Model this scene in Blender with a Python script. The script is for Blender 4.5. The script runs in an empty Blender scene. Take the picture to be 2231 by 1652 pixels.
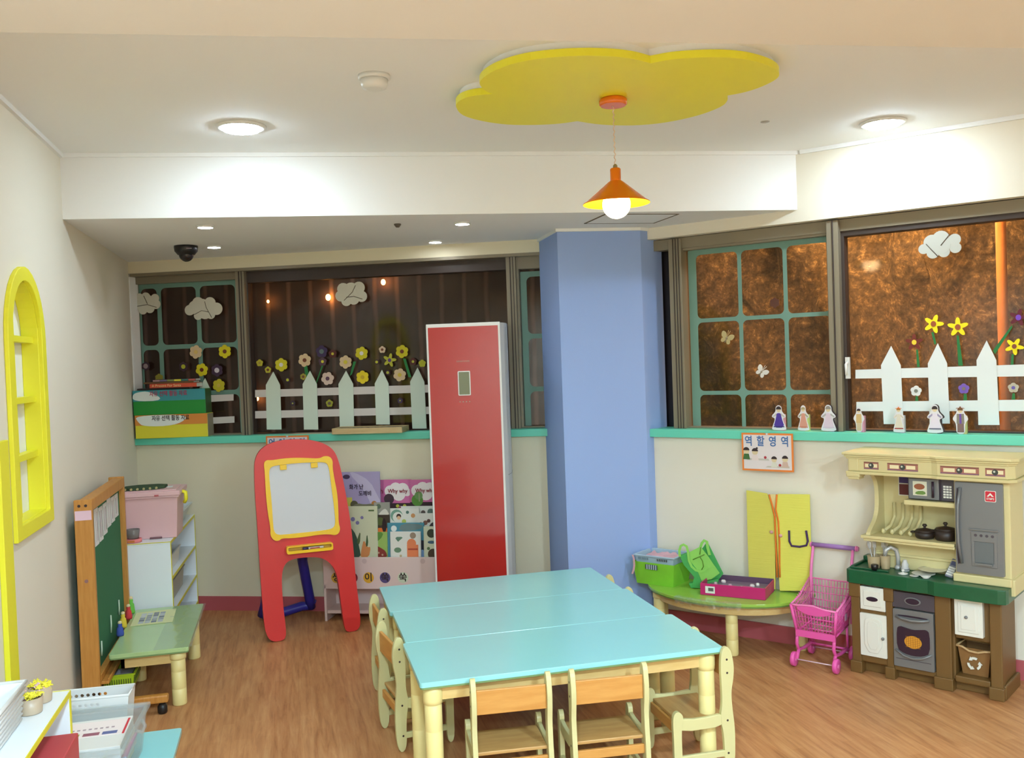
import bpy, math, random
from math import radians as R, pi, cos, sin
from mathutils import Matrix, Vector
from mathutils.geometry import tessellate_polygon
random.seed(7)
S = bpy.context.scene
COL = S.collection

# ------------------------------------------------------------------ camera
F_PX, CX, CY, CAM_H = 2000.0, 1115.5, 826.0, 1.72
_a = Vector(((621-CX)/F_PX, (CY-797)/F_PX, -1.0))
_h = Vector((1, .036, 0))
AX_Z = _h.cross(_a).normalized(); AX_Y = _a.normalized(); AX_X = AX_Y.cross(AX_Z)
M_CAM = Matrix((AX_X, AX_Y, AX_Z))          # camera axes -> world
cd = bpy.data.cameras.new('camera'); cam = bpy.data.objects.new('camera', cd); COL.objects.link(cam)
cd.sensor_fit = 'HORIZONTAL'; cd.sensor_width = 36; cd.lens = 36*F_PX/2231.0
cd.clip_start = .05; cd.clip_end = 100
cam.matrix_world = Matrix.Translation((0, 0, CAM_H)) @ M_CAM.to_4x4()
S.camera = cam
# ------------------------------------------------------------------ world, exposure
w = bpy.data.worlds.new('night'); S.world = w; w.use_nodes = True
w.node_tree.nodes['Background'].inputs[0].default_value = (.02, .012, .008, 1)
w.node_tree.nodes['Background'].inputs[1].default_value = .6
S.view_settings.view_transform = 'Standard'; S.view_settings.look = 'None'
S.view_settings.gamma = 1; S.view_settings.use_curve_mapping = False
S.view_settings.exposure = 2.62
S.cycles.use_denoising = True
DOWN_E, SMALL_E, BULB_E, ROOM_E = 27.0, 15.0, 5.5, 212.0     # lamp strengths

# ------------------------------------------------------------------ geometry of the view (measuring help)
def ray(px, py): return M_CAM @ Vector(((px-CX)/F_PX, (CY-py)/F_PX, -1.0))
class Fr:
    """a vertical working plane: origin on the floor, x along it, y into it, z up"""
    def __init__(s, ox, oy, deg):
        s.o = Vector((ox, oy, 0)); s.deg = deg; a = R(deg)
        s.u = Vector((cos(a), sin(a), 0)); s.n = Vector((-sin(a), cos(a), 0))
    def P(s, px, py, d=0.0):
        r = ray(px, py); c = Vector((0, 0, CAM_H)); o = s.o + s.n*d
        t = (o-c).dot(s.n)/r.dot(s.n); q = c + r*t
        return ((q-s.o).dot(s.u), q.z)
    def W(s, u, d, z): return s.o + s.u*u + s.n*d + Vector((0, 0, z))
def onz(px, py, z):
    r = ray(px, py); t = (z-CAM_H)/r.z; return Vector((0, 0, CAM_H)) + r*t

# ------------------------------------------------------------------ materials
def lin(v):
    v /= 255.0
    return v/12.92 if v <= .04045 else ((v+.055)/1.055)**2.4
def col(c): return (lin(c[0]), lin(c[1]), lin(c[2]), 1)
MATS = {}
def mat(name, c, rough=.5, metal=0, var=0, scale=8, bump=0, bscale=60, alpha=1, emit=None, es=0, trans=0, spec=.5, stretch=None):
    if name in MATS: return MATS[name]
    m = bpy.data.materials.new(name); m.use_nodes = True; nt = m.node_tree; b = nt.nodes['Principled BSDF']
    b.inputs['Base Color'].default_value = col(c); b.inputs['Roughness'].default_value = rough
    b.inputs['Metallic'].default_value = metal; b.inputs['Specular IOR Level'].default_value = spec
    b.inputs['Alpha'].default_value = alpha
    if trans: b.inputs['Transmission Weight'].default_value = trans
    if emit: b.inputs['Emission Color'].default_value = col(emit); b.inputs['Emission Strength'].default_value = es
    if var or bump:
        tc = nt.nodes.new('ShaderNodeTexCoord'); mp = nt.nodes.new('ShaderNodeMapping')
        nt.links.new(tc.outputs['Object'], mp.inputs['Vector'])
        if stretch: mp.inputs['Scale'].default_value = stretch
        if var:
            n = nt.nodes.new('ShaderNodeTexNoise'); n.inputs['Scale'].default_value = scale; n.inputs['Detail'].default_value = 4
            nt.links.new(mp.outputs[0], n.inputs['Vector'])
            mx = nt.nodes.new('ShaderNodeMix'); mx.data_type = 'RGBA'
            cc = col(c); mx.inputs[6].default_value = tuple(x*(1-var) for x in cc[:3])+(1,)
            mx.inputs[7].default_value = tuple(min(1, x*(1+var)) for x in cc[:3])+(1,)
            nt.links.new(n.outputs['Fac'], mx.inputs[0]); nt.links.new(mx.outputs[2], b.inputs['Base Color'])
        if bump:
            n2 = nt.nodes.new('ShaderNodeTexNoise'); n2.inputs['Scale'].default_value = bscale
            nt.links.new(mp.outputs[0], n2.inputs['Vector'])
            bp = nt.nodes.new('ShaderNodeBump'); bp.inputs['Strength'].default_value = bump; bp.inputs['Distance'].default_value = .002
            nt.links.new(n2.outputs['Fac'], bp.inputs['Height']); nt.links.new(bp.outputs[0], b.inputs['Normal'])
    MATS[name] = m; return m
def wood(name, c1, c2, rough=.45, stretch=(1, 1, 14), scale=6):
    if name in MATS: return MATS[name]
    m = bpy.data.materials.new(name); m.use_nodes = True; nt = m.node_tree; b = nt.nodes['Principled BSDF']
    b.inputs['Roughness'].default_value = rough
    tc = nt.nodes.new('ShaderNodeTexCoord'); mp = nt.nodes.new('ShaderNodeMapping')
    mp.inputs['Scale'].default_value = tuple(14/s for s in stretch)
    nt.links.new(tc.outputs['Object'], mp.inputs['Vector'])
    n = nt.nodes.new('ShaderNodeTexNoise'); n.inputs['Scale'].default_value = scale; n.inputs['Detail'].default_value = 5; n.inputs['Roughness'].default_value = .6
    nt.links.new(mp.outputs[0], n.inputs['Vector'])
    r = nt.nodes.new('ShaderNodeValToRGB'); r.color_ramp.elements[0].position = .3; r.color_ramp.elements[1].position = .7
    r.color_ramp.elements[0].color = col(c2); r.color_ramp.elements[1].color = col(c1)
    nt.links.new(n.outputs['Fac'], r.inputs[0]); nt.links.new(r.outputs[0], b.inputs['Base Color'])
    MATS[name] = m; return m
def floor_mat():
    m = bpy.data.materials.new('floor_planks'); m.use_nodes = True; nt = m.node_tree; b = nt.nodes['Principled BSDF']; L = nt.links.new
    b.inputs['Roughness'].default_value = .42; b.inputs['Specular IOR Level'].default_value = .35
    tc = nt.nodes.new('ShaderNodeTexCoord'); mp = nt.nodes.new('ShaderNodeMapping'); mp.inputs['Rotation'].default_value = (0, 0, R(90))
    L(tc.outputs['Object'], mp.inputs['Vector'])
    br = nt.nodes.new('ShaderNodeTexBrick'); br.inputs['Scale'].default_value = 1
    br.inputs['Brick Width'].default_value = .55; br.inputs['Row Height'].default_value = .06
    br.inputs['Mortar Size'].default_value = .0006; br.inputs['Mortar Smooth'].default_value = .4; br.offset = .37
    br.inputs['Color1'].default_value = col((204, 150, 100)); br.inputs['Color2'].default_value = col((178, 120, 74)); br.inputs['Mortar'].default_value = col((150, 98, 60))
    L(mp.outputs[0], br.inputs['Vector'])
    mp2 = nt.nodes.new('ShaderNodeMapping'); mp2.inputs['Scale'].default_value = (26, 2.2, 1); L(tc.outputs['Object'], mp2.inputs['Vector'])
    n = nt.nodes.new('ShaderNodeTexNoise'); n.inputs['Scale'].default_value = 1.4; n.inputs['Detail'].default_value = 6; n.inputs['Roughness'].default_value = .65; n.inputs['Distortion'].default_value = .35
    L(mp2.outputs[0], n.inputs['Vector'])
    r = nt.nodes.new('ShaderNodeValToRGB'); e = r.color_ramp.elements
    e[0].position = .28; e[0].color = col((135, 83, 50)); e[1].position = .72; e[1].color = col((216, 170, 118))
    e2 = e.new(.48); e2.color = col((190, 134, 86))
    L(n.outputs['Fac'], r.inputs[0])
    mx = nt.nodes.new('ShaderNodeMix'); mx.data_type = 'RGBA'; mx.inputs[0].default_value = .6
    L(br.outputs['Color'], mx.inputs[6]); L(r.outputs[0], mx.inputs[7])
    n3 = nt.nodes.new('ShaderNodeTexNoise'); n3.inputs['Scale'].default_value = 1.7; L(tc.outputs['Object'], n3.inputs['Vector'])
    mx2 = nt.nodes.new('ShaderNodeMix'); mx2.data_type = 'RGBA'; mx2.blend_type = 'MULTIPLY'; mx2.inputs[0].default_value = 1
    r3 = nt.nodes.new('ShaderNodeValToRGB'); r3.color_ramp.elements[0].color = (.86, .82, .80, 1); r3.color_ramp.elements[1].color = (1, 1, 1, 1)
    L(n3.outputs['Fac'], r3.inputs[0]); L(mx.outputs[2], mx2.inputs[6]); L(r3.outputs[0], mx2.inputs[7])
    L(mx2.outputs[2], b.inputs['Base Color'])
    return m
def glass_mat(name, tint, gl=.06, haze=.05, hc=(120, 100, 85)):
    m = bpy.data.materials.new(name); m.use_nodes = True; nt = m.node_tree; nt.nodes.clear(); L = nt.links.new
    o = nt.nodes.new('ShaderNodeOutputMaterial'); t = nt.nodes.new('ShaderNodeBsdfTransparent'); t.inputs[0].default_value = tint
    g = nt.nodes.new('ShaderNodeBsdfGlossy'); g.inputs['Roughness'].default_value = .06
    d = nt.nodes.new('ShaderNodeBsdfDiffuse'); d.inputs[0].default_value = col(hc)
    m1 = nt.nodes.new('ShaderNodeMixShader'); m1.inputs[0].default_value = haze; L(t.outputs[0], m1.inputs[1]); L(d.outputs[0], m1.inputs[2])
    m2 = nt.nodes.new('ShaderNodeMixShader'); m2.inputs[0].default_value = gl; L(m1.outputs[0], m2.inputs[1]); L(g.outputs[0], m2.inputs[2])
    L(m2.outputs[0], o.inputs[0]); return m
def emis(name, c, s):
    if name in MATS: return MATS[name]
    m = bpy.data.materials.new(name); m.use_nodes = True; nt = m.node_tree; nt.nodes.clear()
    o = nt.nodes.new('ShaderNodeOutputMaterial'); e = nt.nodes.new('ShaderNodeEmission'); e.inputs[0].default_value = col(c); e.inputs[1].default_value = s
    nt.links.new(e.outputs[0], o.inputs[0]); MATS[name] = m; return m

m_wall = mat('wall_cream', (228, 219, 191), .8, bump=.15, bscale=220)
m_wall2 = mat('wall_cream_light', (232, 225, 208), .8, bump=.15, bscale=220)
m_ceil = mat('ceiling_white', (238, 238, 236), .85, bump=.1, bscale=200)
m_col = mat('column_blue', (152, 177, 230), .75, bump=.15, bscale=220)
m_teal = mat('ledge_teal', (106, 212, 184), .4)
m_base = mat('baseboard_pink', (186, 92, 96), .45)
m_alu = mat('window_aluminium', (138, 128, 108), .4, .15)
m_alud = mat('window_frame_dark', (60, 48, 42), .5)
m_grid = mat('sash_green', (112, 150, 136), .55)
m_yel = mat('yellow_paint', (242, 235, 50), .45)
m_yedge = mat('yellow_edging', (226, 216, 50), .4)
m_white = mat('white_board', (224, 226, 226), .45)
m_pw = mat('white_plastic', (226, 226, 222), .35)
m_paper = mat('white_paper', (226, 232, 226), .7)
m_black = mat('black_plastic', (28, 24, 24), .35)
m_dark = mat('dark_brown_ink', (50, 34, 36), .6)
m_aqua = mat('tabletop_aqua', (150, 216, 219), .2, var=.03, scale=3, spec=.5)
m_beige = mat('painted_beige', (208, 202, 148), .4, spec=.4)
m_legy = mat('leg_cream_yellow', (236, 220, 150), .4)
m_pine = wood('pine', (222, 178, 104), (204, 152, 78), stretch=(14, 2, 2))
m_apron = wood('apron_pine', (226, 196, 132), (214, 180, 112), stretch=(14, 2, 2))
m_bbw = wood('board_stand_wood', (206, 146, 70), (184, 122, 50), stretch=(1.2, 1.2, 14))
m_red = mat('easel_red', (214, 48, 46), .35, bump=.1, bscale=300)
m_blue = mat('easel_blue', (48, 42, 140), .4)
m_wy = mat('easel_yellow', (246, 200, 34), .22)
m_wb = mat('whiteboard_surface', (206, 208, 214), .12)

# ------------------------------------------------------------------ mesh building
class M:
    def __init__(s): s.v = []; s.f = []; s.mi = []; s.mats = []; s.T = Matrix.Identity(4); s.sm = []
    def _m(s, m):
        if m not in s.mats: s.mats.append(m)
        return s.mats.index(m)
    def add(s, vs, fs, m, smooth=False):
        b = len(s.v); k = s._m(m)
        s.v += [tuple(s.T @ Vector(p)) for p in vs]
        for f in fs: s.f.append(tuple(b+i for i in f)); s.mi.append(k); s.sm.append(smooth)
        return s
    def box(s, x0, x1, y0, y1, z0, z1, m):
        v = [(x, y, z) for x in (x0, x1) for y in (y0, y1) for z in (z0, z1)]
        return s.add(v, [(0, 1, 3, 2), (4, 6, 7, 5), (0, 4, 5, 1), (2, 3, 7, 6), (0, 2, 6, 4), (1, 5, 7, 3)], m)
    def prism(s, poly, y0, y1, m, holes=(), smooth=False):
        """polygon in x,z extruded in y; holes allowed"""
        loops = [list(poly)]+[list(h) for h in holes]; pts = [p for l in loops for p in l]; n = len(pts)
        tri = tessellate_polygon([[Vector((p[0], p[1], 0)) for p in l] for l in loops])
        vs = [(p[0], y0, p[1]) for p in pts]+[(p[0], y1, p[1]) for p in pts]
        fs = [tuple(t) for t in tri]+[tuple(n+i for i in reversed(t)) for t in tri]
        s.add(vs, fs, m); b = 0; fs = []
        for l in loops:
            k = len(l)
            fs += [(b+i, b+(i+1) % k, n+b+(i+1) % k, n+b+i) for i in range(k)]; b += k
        s.add(vs, fs, m, smooth); return s
    def slab(s, poly, z0, z1, m, holes=()):
        """polygon in x,y extruded in z"""
        T = s.T.copy(); s.T = T @ Matrix(((1, 0, 0, 0), (0, 0, 1, 0), (0, 1, 0, 0), (0, 0, 0, 1))); s.prism(poly, z0, z1, m, holes); s.T = T; return s
    def prismx(s, poly, x0, x1, m, holes=()):
        """polygon in y,z extruded in x"""
        T = s.T.copy(); s.T = T @ Matrix(((0, 1, 0, 0), (1, 0, 0, 0), (0, 0, 1, 0), (0, 0, 0, 1))); s.prism(poly, x0, x1, m, holes); s.T = T; return s
    def tube(s, pts, r, m, seg=8, rs=None):
        pts = [Vector(p) for p in pts]; n = len(pts); vs = []; up = None
        for i, p in enumerate(pts):
            d = (pts[min(i+1, n-1)]-pts[max(i-1, 0)]).normalized()
            if up is None: up = Vector((0, 0, 1)) if abs(d.z) < .9 else Vector((1, 0, 0))
            a = d.cross(up).normalized(); b = d.cross(a).normalized(); up = -b if b.dot(up) < 0 else b
            rr = rs[i] if rs else r
            for k in range(seg):
                t = 2*pi*k/seg; vs.append(tuple(p+a*(rr*cos(t))+d.cross(a)*(rr*sin(t))))
        fs = [(i*seg+k, i*seg+(k+1) % seg, (i+1)*seg+(k+1) % seg, (i+1)*seg+k) for i in range(n-1) for k in range(seg)]
        s.add(vs, fs, m, True)
        s.add(vs, [tuple(range(seg)), tuple(reversed(range((n-1)*seg, n*seg)))], m); return s
    def lathe(s, prof, m, seg=24, c=(0, 0, 0), close=True, sx=1, sy=1):
        vs = []; n = len(prof)
        for r, z in prof:
            for k in range(seg): t = 2*pi*k/seg; vs.append((c[0]+r*cos(t)*sx, c[1]+r*sin(t)*sy, c[2]+z))
        fs = [(i*seg+k, i*seg+(k+1) % seg, (i+1)*seg+(k+1) % seg, (i+1)*seg+k) for i in range(n-1) for k in range(seg)]
        s.add(vs, fs, m, True)
        if close: s.add(vs, [tuple(reversed(range(seg))), tuple(range((n-1)*seg, n*seg))], m)
        return s
    def ball(s, c, rx, ry, rz, m, seg=16, rings=10, z0=-1.0, z1=1.0):
        prof = []
        for i in range(rings+1):
            t = -pi/2+pi*i/rings; prof.append((max(cos(t), 1e-4), sin(t)))
        T = s.T.copy(); s.T = T @ Matrix.Translation(c) @ Matrix.Diagonal((rx, ry, rz, 1)); s.lathe(prof, m, seg); s.T = T; return s
    def build(s, name, parent=None, bevel=0, seg=2, loc=None, rz=0, kind=None, subsurf=0):
        me = bpy.data.meshes.new(name); me.from_pydata(s.v, [], s.f); me.validate()
        for m in s.mats: me.materials.append(m)
        if len(me.polygons) == len(s.f):
            me.polygons.foreach_set('material_index', s.mi); me.polygons.foreach_set('use_smooth', s.sm)
        import bmesh
        bm = bmesh.new(); bm.from_mesh(me)
        bmesh.ops.remove_doubles(bm, verts=bm.verts, dist=1e-6)
        bmesh.ops.recalc_face_normals(bm, faces=bm.faces); bm.to_mesh(me); bm.free()
        o = bpy.data.objects.new(name, me); COL.objects.link(o)
        if parent: o.parent = parent
        if loc is not None: o.location = loc
        if rz: o.rotation_euler.z = R(rz)
        if bevel:
            b = o.modifiers.new('bevel', 'BEVEL'); b.width = bevel; b.segments = seg; b.limit_method = 'ANGLE'; b.angle_limit = R(35); b.harden_normals = False
        if kind: o['kind'] = kind
        return o
def tag(o, label, cat, group=None):
    o['label'] = label; o['category'] = cat
    if group: o['group'] = group
    return o
def thing(name, label, cat, loc=(0, 0, 0), rz=0, group=None):
    o = bpy.data.objects.new(name, None); COL.objects.link(o); o.location = loc; o.rotation_euler.z = R(rz)
    o.empty_display_size = .05
    return tag(o, label, cat, group)
def kids(o): return [c for c in bpy.data.objects if c.parent == o]
def dup(o, loc=None, rz=None, label=None, group=None, parent=None):
    c = o.copy(); COL.objects.link(c); c.parent = parent
    if loc is not None: c.location = loc
    if rz is not None: c.rotation_euler.z = R(rz)
    if label: c['label'] = label
    if group: c['group'] = group
    for k in kids(o): dup(k, parent=c)
    return c
def text(s, size, m, parent=None, loc=(0, 0, 0), name='lettering', ext=.0006, rot=(90, 0, 0), sx=1.0, bold=0.0, align='CENTER'):
    cu = bpy.data.curves.new('t', 'FONT'); cu.body = s; cu.size = size; cu.extrude = ext; cu.align_x = align; cu.align_y = 'CENTER'; cu.offset = bold
    cu.resolution_u = 3
    o = bpy.data.objects.new('t', cu); COL.objects.link(o)
    bpy.context.view_layer.update()
    me = bpy.data.meshes.new_from_object(o.evaluated_get(bpy.context.evaluated_depsgraph_get()))
    bpy.data.objects.remove(o); bpy.data.curves.remove(cu)
    me.name = name; me.materials.clear(); me.materials.append(m)
    t = bpy.data.objects.new(name, me); COL.objects.link(t); t.parent = parent; t.location = loc
    t.rotation_euler = tuple(R(a) for a in rot); t.scale = (sx, 1, 1)
    return t
def rr(x0, x1, z0, z1, r, n=5):
    """rounded rectangle loop"""
    out = []
    for cx, cz, a0 in ((x1-r, z1-r, 0), (x0+r, z1-r, 90), (x0+r, z0+r, 180), (x1-r, z0+r, 270)):
        for i in range(n+1): t = R(a0+90*i/n); out.append((cx+r*cos(t), cz+r*sin(t)))
    return out
def circ(cx, cz, r, n=20, rz=None):
    return [(cx+r*cos(2*pi*i/n), cz+(rz or r)*sin(2*pi*i/n)) for i in range(n)]
def smoothpoly(pts, it=2):
    for _ in range(it):
        o = []
        for i in range(len(pts)):
            a = pts[i]; b = pts[(i+1) % len(pts)]
            o += [(a[0]*.75+b[0]*.25, a[1]*.75+b[1]*.25), (a[0]*.25+b[0]*.75, a[1]*.25+b[1]*.75)]
        pts = o
    return pts

# ================================================================== SETTING
BW = Fr(-1.06, 7.04, -22.76)      # back wall
RW = Fr(2.24, 5.41, -49.75)       # right wall
LX = -1.06
H1, H2 = 2.83, 2.50               # main ceiling, lowered ceiling
LEDGE_Z = 1.24
def world_poly(pts): return [tuple(p[:2]) for p in pts]
# floor
M().slab([(-1.3, -3.1), (5.2, -3.1), (5.2, 3.2), (2.9, 6.6), (-1.3, 7.6)], -.05, 0, floor_mat()).build('floor', kind='structure')
# ---- left wall with arched opening
ay0, ay1, az0, az1 = 4.015, 4.47, 1.115, 2.12
ar = (ay1-ay0)/2; ayc = (ay0+ay1)/2
def arch(y0, y1, z0, ztop, n=16):
    r = (y1-y0)/2; c = (y0+y1)/2; zs = ztop-r*1.05
    return [(y0, z0), (y1, z0)]+[(c+r*cos(pi*i/n), zs+r*1.05*sin(pi*i/n)) for i in range(n+1)]
b = M(); b.prismx([(-3.1, 0), (7.6, 0), (7.6, 3.0), (-3.1, 3.0)], LX-.12, LX, m_wall2, holes=[arch(ay0, ay1, az0, az1)])
b.box(LX-.10, LX-.068, ay0-.001, ay1+.001, az0-.001, az1+.001, m_ceil)
b.build('wall_left', kind='structure')
# yellow arched surround with muntins
t = M(); t.prismx(arch(ay0-.065, ay1+.06, az0-.055, az1+.055), LX-.0, LX+.018, m_yel, holes=[arch(ay0+.004, ay1-.004, az0+.004, az1-.004)])
t.prismx(arch(ay0, ay1, az0, az1), LX-.068, LX+.002, m_yel, holes=[arch(ay0+.008, ay1-.008, az0+.008, az1-.008)])
w5 = t.build('window_5', kind='structure', bevel=.003)
t = M(); t.box(LX-.062, LX-.035, 4.205, 4.230, az0, az1-.01, m_yel)
for z in (1.36, 1.60, 1.86): t.box(LX-.062, LX-.020, ay0, ay1, z, z+.026, m_yel)
t.build('muntin_bars', parent=w5)
M().box(LX, LX+.02, 3.76, 3.875, 0, 1.475, m_yel).build('trim_1', kind='structure', bevel=.003)
# ---- back wall (below the ledge, and the fascia above the windows)
UB = 2.96
def fbox(fr, u0, u1, d0, d1, z0, z1, m, b=None):
    b = b or M(); b.T = Matrix.Translation(fr.o) @ Matrix.Rotation(R(fr.deg), 4, 'Z'); b.box(u0, u1, d0, d1, z0, z1, m); return b
b = fbox(BW, -.08, UB+.06, 0, .12, 0, 1.19, m_wall); fbox(BW, -.08, UB+.06, 0, .30, 2.415, 2.56, m_wall, b)
b.build('wall_back', kind='structure')
b = fbox(BW, -.05, UB, -.012, 0, 0, .10, m_base); b.build('baseboard_back', kind='structure')
fbox(BW, -.05, UB+.02, -.04, .22, 1.19, LEDGE_Z, m_teal).build('trim_2', kind='structure', bevel=.003)
# ---- right wall
UR = 4.4
b = fbox(RW, .0, UR, 0, .12, 0, 1.19, m_wall2); fbox(RW, .0, UR, 0, .30, 2.43, 3.0, m_wall2, b)
fbox(RW, 2.9, UR, 0, .12, 1.19, 2.45, m_wall2, b)
b.build('wall_right', kind='structure')
fbox(RW, .0, UR, -.012, 0, 0, .10, m_base).build('baseboard_right', kind='structure')
fbox(RW, -.03, 2.95, -.04, .24, 1.19, LEDGE_Z, m_teal).build('trim_3', kind='structure', bevel=.003)
# closing walls behind the camera
M().box(5.0, 5.1, -3.1, 2.3, 0, 3, m_wall2).build('wall_side', kind='structure')
M().box(-1.1, 5.1, -3.1, -3.0, 0, 3, m_wall2).build('wall_front', kind='structure')
# ---- column
cp = RW.P(1446, 700, .14); D = RW.W(cp[0], .14, 0)
M().slab([(1.655, 5.425), (2.180, 5.372), (2.215, 5.392), (D.x, D.y), (D.x+.15, D.y+.35), (1.85, 6.3), (1.672, 5.905)], 0, 2.56, m_col).build('wall_column', kind='structure')
M().slab([(1.643, 5.413), (2.178, 5.358), (2.22, 5.38), (D.x, D.y), (1.85, 6.2), (1.66, 5.90)], 2.482, 2.502, m_ceil).build('trim_4', kind='structure')
# ---- ceilings
bl = (-1.06, 5.06); brr = (2.93, 4.675)
sl = (brr[1]-bl[1])/(brr[0]-bl[0])
b = M(); b.slab([(-1.2, 2.20), (5.3, 1.75), (5.3, 4.4), (3.6, 5.2), (brr[0]+.5, brr[1]-.06+.35), (brr[0]+.02, brr[1]+.02), (bl[0]-.2, bl[1]+.04)], H1, H1+.1, m_ceil)
b.slab([(-1.2, bl[1]-sl*.14), brr, (3.3, 4.9), (2.6, 6.6), (-1.2, 7.7)], H2, H1+.05, m_ceil)
b.slab([(-1.2, -3.2), (5.3, -3.2), (5.3, 1.76), (-1.2, 2.37)], H2, H1+.05, mat('ceiling_paper_beige', (216, 213, 206), .85))  # same ceiling, its near part coloured darker to hold down the brightness
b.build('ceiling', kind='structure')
# small cornice strips
b = M(); b.box(LX, LX+.018, 2.3, 5.05, H1-.022, H1, m_ceil)
L_ = math.hypot(brr[0]-bl[0], brr[1]-bl[1]); b.T = Matrix.Translation((bl[0], bl[1], 0)) @ Matrix.Rotation(math.atan2(brr[1]-bl[1], brr[0]-bl[0]), 4, 'Z')
b.box(0, L_, -.014, 0, H1-.02, H1, m_ceil)
fbox(RW, .98, 3.4, -.016, 0, H1-.022, H1, m_ceil, b)
b.build('trim_6', kind='structure')
# window head reveals get the ledge of the frames
# ---- windows
m_glass_b = glass_mat('glass_back', (.80, .76, .74, 1), .035, .03)
m_glass_r = glass_mat('glass_right', (.86, .82, .78, 1), .018, .10, (120, 95, 70))
def window_part(fr, name, root, px_poly, d0, d1, m, bevel=0):
    pts = [fr.P(x, y, d0) for x, y in px_poly]; b = M(); b.T = Matrix.Translation(fr.o) @ Matrix.Rotation(R(fr.deg), 4, 'Z')
    b.prism(pts, d0, d1, m); return b.build(name, parent=root, bevel=bevel)
def grid(fr, root, u0, u1, z0, z1, us, zs, d, m, bar=.016, r=.035):
    """sash sticker grid with rounded openings"""
    b = M(); b.T = Matrix.Translation(fr.o) @ Matrix.Rotation(R(fr.deg), 4, 'Z'); holes = []
    for i in range(len(us)-1):
        for j in range(len(zs)-1):
            holes.append(rr(us[i]+bar, us[i+1]-bar, zs[j]+bar, zs[j+1]-bar, r))
    b.prism(rr(u0, u1, z0, z1, .004, 1), d-.003, d, m, holes)
    return b.build('window_grid', parent=root)
GB = .12     # glass depth behind back wall face
def U(fr, px, py=760, d=GB): return fr.P(px, py, d)[0]
# back: three bays
uL, p1a, p1b, p2a, p2b = -.02, U(BW, 531), U(BW, 550), U(BW, 1109, 650), U(BW, 1129, 650)
def framed(fr, name, u0, u1, z0, z1, g, mfr, w=.035, wt=.05, d=.10):
    b = M(); b.T = Matrix.Translation(fr.o) @ Matrix.Rotation(R(fr.deg), 4, 'Z')
    b.prism([(u0, z0), (u1, z0), (u1, z1), (u0, z1)], d-.03, d+.05, mfr, holes=[[(u0+w, z0+w*.5), (u1-w, z0+w*.5), (u1-w, z1-wt), (u0+w, z1-wt)]])
    root = b.build(name, kind='structure', bevel=.003)
    p = M(); p.T = b.T; p.box(u0+w*.5, u1-w*.5, d+.018, d+.024, z0+.01, z1-.03, g); p.build('pane', parent=root)
    return root
w1 = framed(BW, 'window_1', uL, p1a+.005, LEDGE_Z, 2.415, m_glass_b, m_alu, .022, .07)
w2 = framed(BW, 'window_2', p1b-.005, p2a+.005, LEDGE_Z, 2.415, m_glass_b, m_alud, .012, .10)
w3 = framed(BW, 'window_3', p2b-.005, 3.25, LEDGE_Z, 2.415, m_glass_b, m_alu, .022, .10)
for (a, c_, rt) in ((p1a, p1b, w2), (p2a, p2b, w2)):
    b = fbox(BW, a, c_, .03, .15, LEDGE_Z, 2.415, m_alu)
    fbox(BW, a+.025, a+.032, .024, .03, LEDGE_Z, 2.415, m_alud, b); fbox(BW, a+.045, a+.050, .026, .03, LEDGE_Z, 2.415, m_alud, b); b.build('mullion', parent=rt)
b = fbox(BW, uL-.04, uL+.03, -.0, .1, LEDGE_Z, 2.415, m_ceil); b.build('jamb', parent=w1)
b = fbox(BW, -.05, 3.1, .0, .14, 2.395, 2.417, m_alu); b.build('head_rail', parent=w2)
gu0, gu1 = uL+.025, p1a-.01
grid(BW, w1, gu0, gu1, LEDGE_Z+.01, 2.345, [gu0+.0, U(BW, 352), U(BW, 437), gu1-.02], [1.19, 1.545, 1.885, 2.33], .117, m_grid)
grid(BW, w3, p2b+.02, 3.2, LEDGE_Z+.01, 2.30, [p2b+.045, p2b+.33, 3.2], [1.14, 1.50, 1.86, 2.28], .117, m_grid)
# right: narrow dark gap, sash with green grid, large pane
q1 = U(RW, 1500, 700); q2 = U(RW, 1817, 700); q3 = U(RW, 1842, 700); qe = 2.9
w4 = framed(RW, 'window_4', q1-.082, q2+.005, LEDGE_Z, 2.43, m_glass_r, m_alu, .022, .085)
w6 = framed(RW, 'window_6', q3-.005, qe, LEDGE_Z, 2.43, m_glass_r, m_alud, .022, .10)
b = fbox(RW, q1-.085, q1+.0, .04, .14, LEDGE_Z, 2.42, m_alu)
for k in (.030, .048, .066): fbox(RW, q1-.085+k, q1-.085+k+.005, .034, .04, LEDGE_Z, 2.42, m_alud, b)
b.build('jamb', parent=w4, bevel=.002)
fbox(RW, .0, q1-.08, .16, .18, LEDGE_Z, 2.43, mat('dark_panel', (24, 14, 18), .3)).build('dark_side_panel', parent=w4)  # black sheet added to keep the gap dark, standing for an unlit pane
b = fbox(RW, q2, q3, .02, .15, LEDGE_Z, 2.42, m_alu); fbox(RW, q2+.03, q2+.038, .014, .02, LEDGE_Z, 2.42, m_alud, b); b.build('mullion', parent=w6, bevel=.002)
fbox(RW, .0, qe, .06, .14, 2.36, 2.425, m_alu).build('head_rail', parent=w4)
b = M(); lp = RW.P(1855, 790, .03); b.T = Matrix.Translation(RW.o) @ Matrix.Rotation(R(RW.deg), 4, 'Z')
b.box(q3+.012, q3+.035, .05, .07, lp[1]-.09, lp[1]+.03, m_pw); b.tube([(q3+.024, .055, lp[1]), (q3+.024, .02, lp[1]-.01), (q3+.028, .015, lp[1]-.07)], .008, m_pw); b.build('latch', parent=w6)
gz = [.98+.0, RW.P(1560, 856, .12)[1], RW.P(1560, 697, .12)[1], RW.P(1560, 548, .12)[1]]
gu = [RW.P(1517, 700, .12)[0], RW.P(1615, 700, .12)[0], RW.P(1714, 700, .12)[0], RW.P(1816, 700, .12)[0]]
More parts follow.
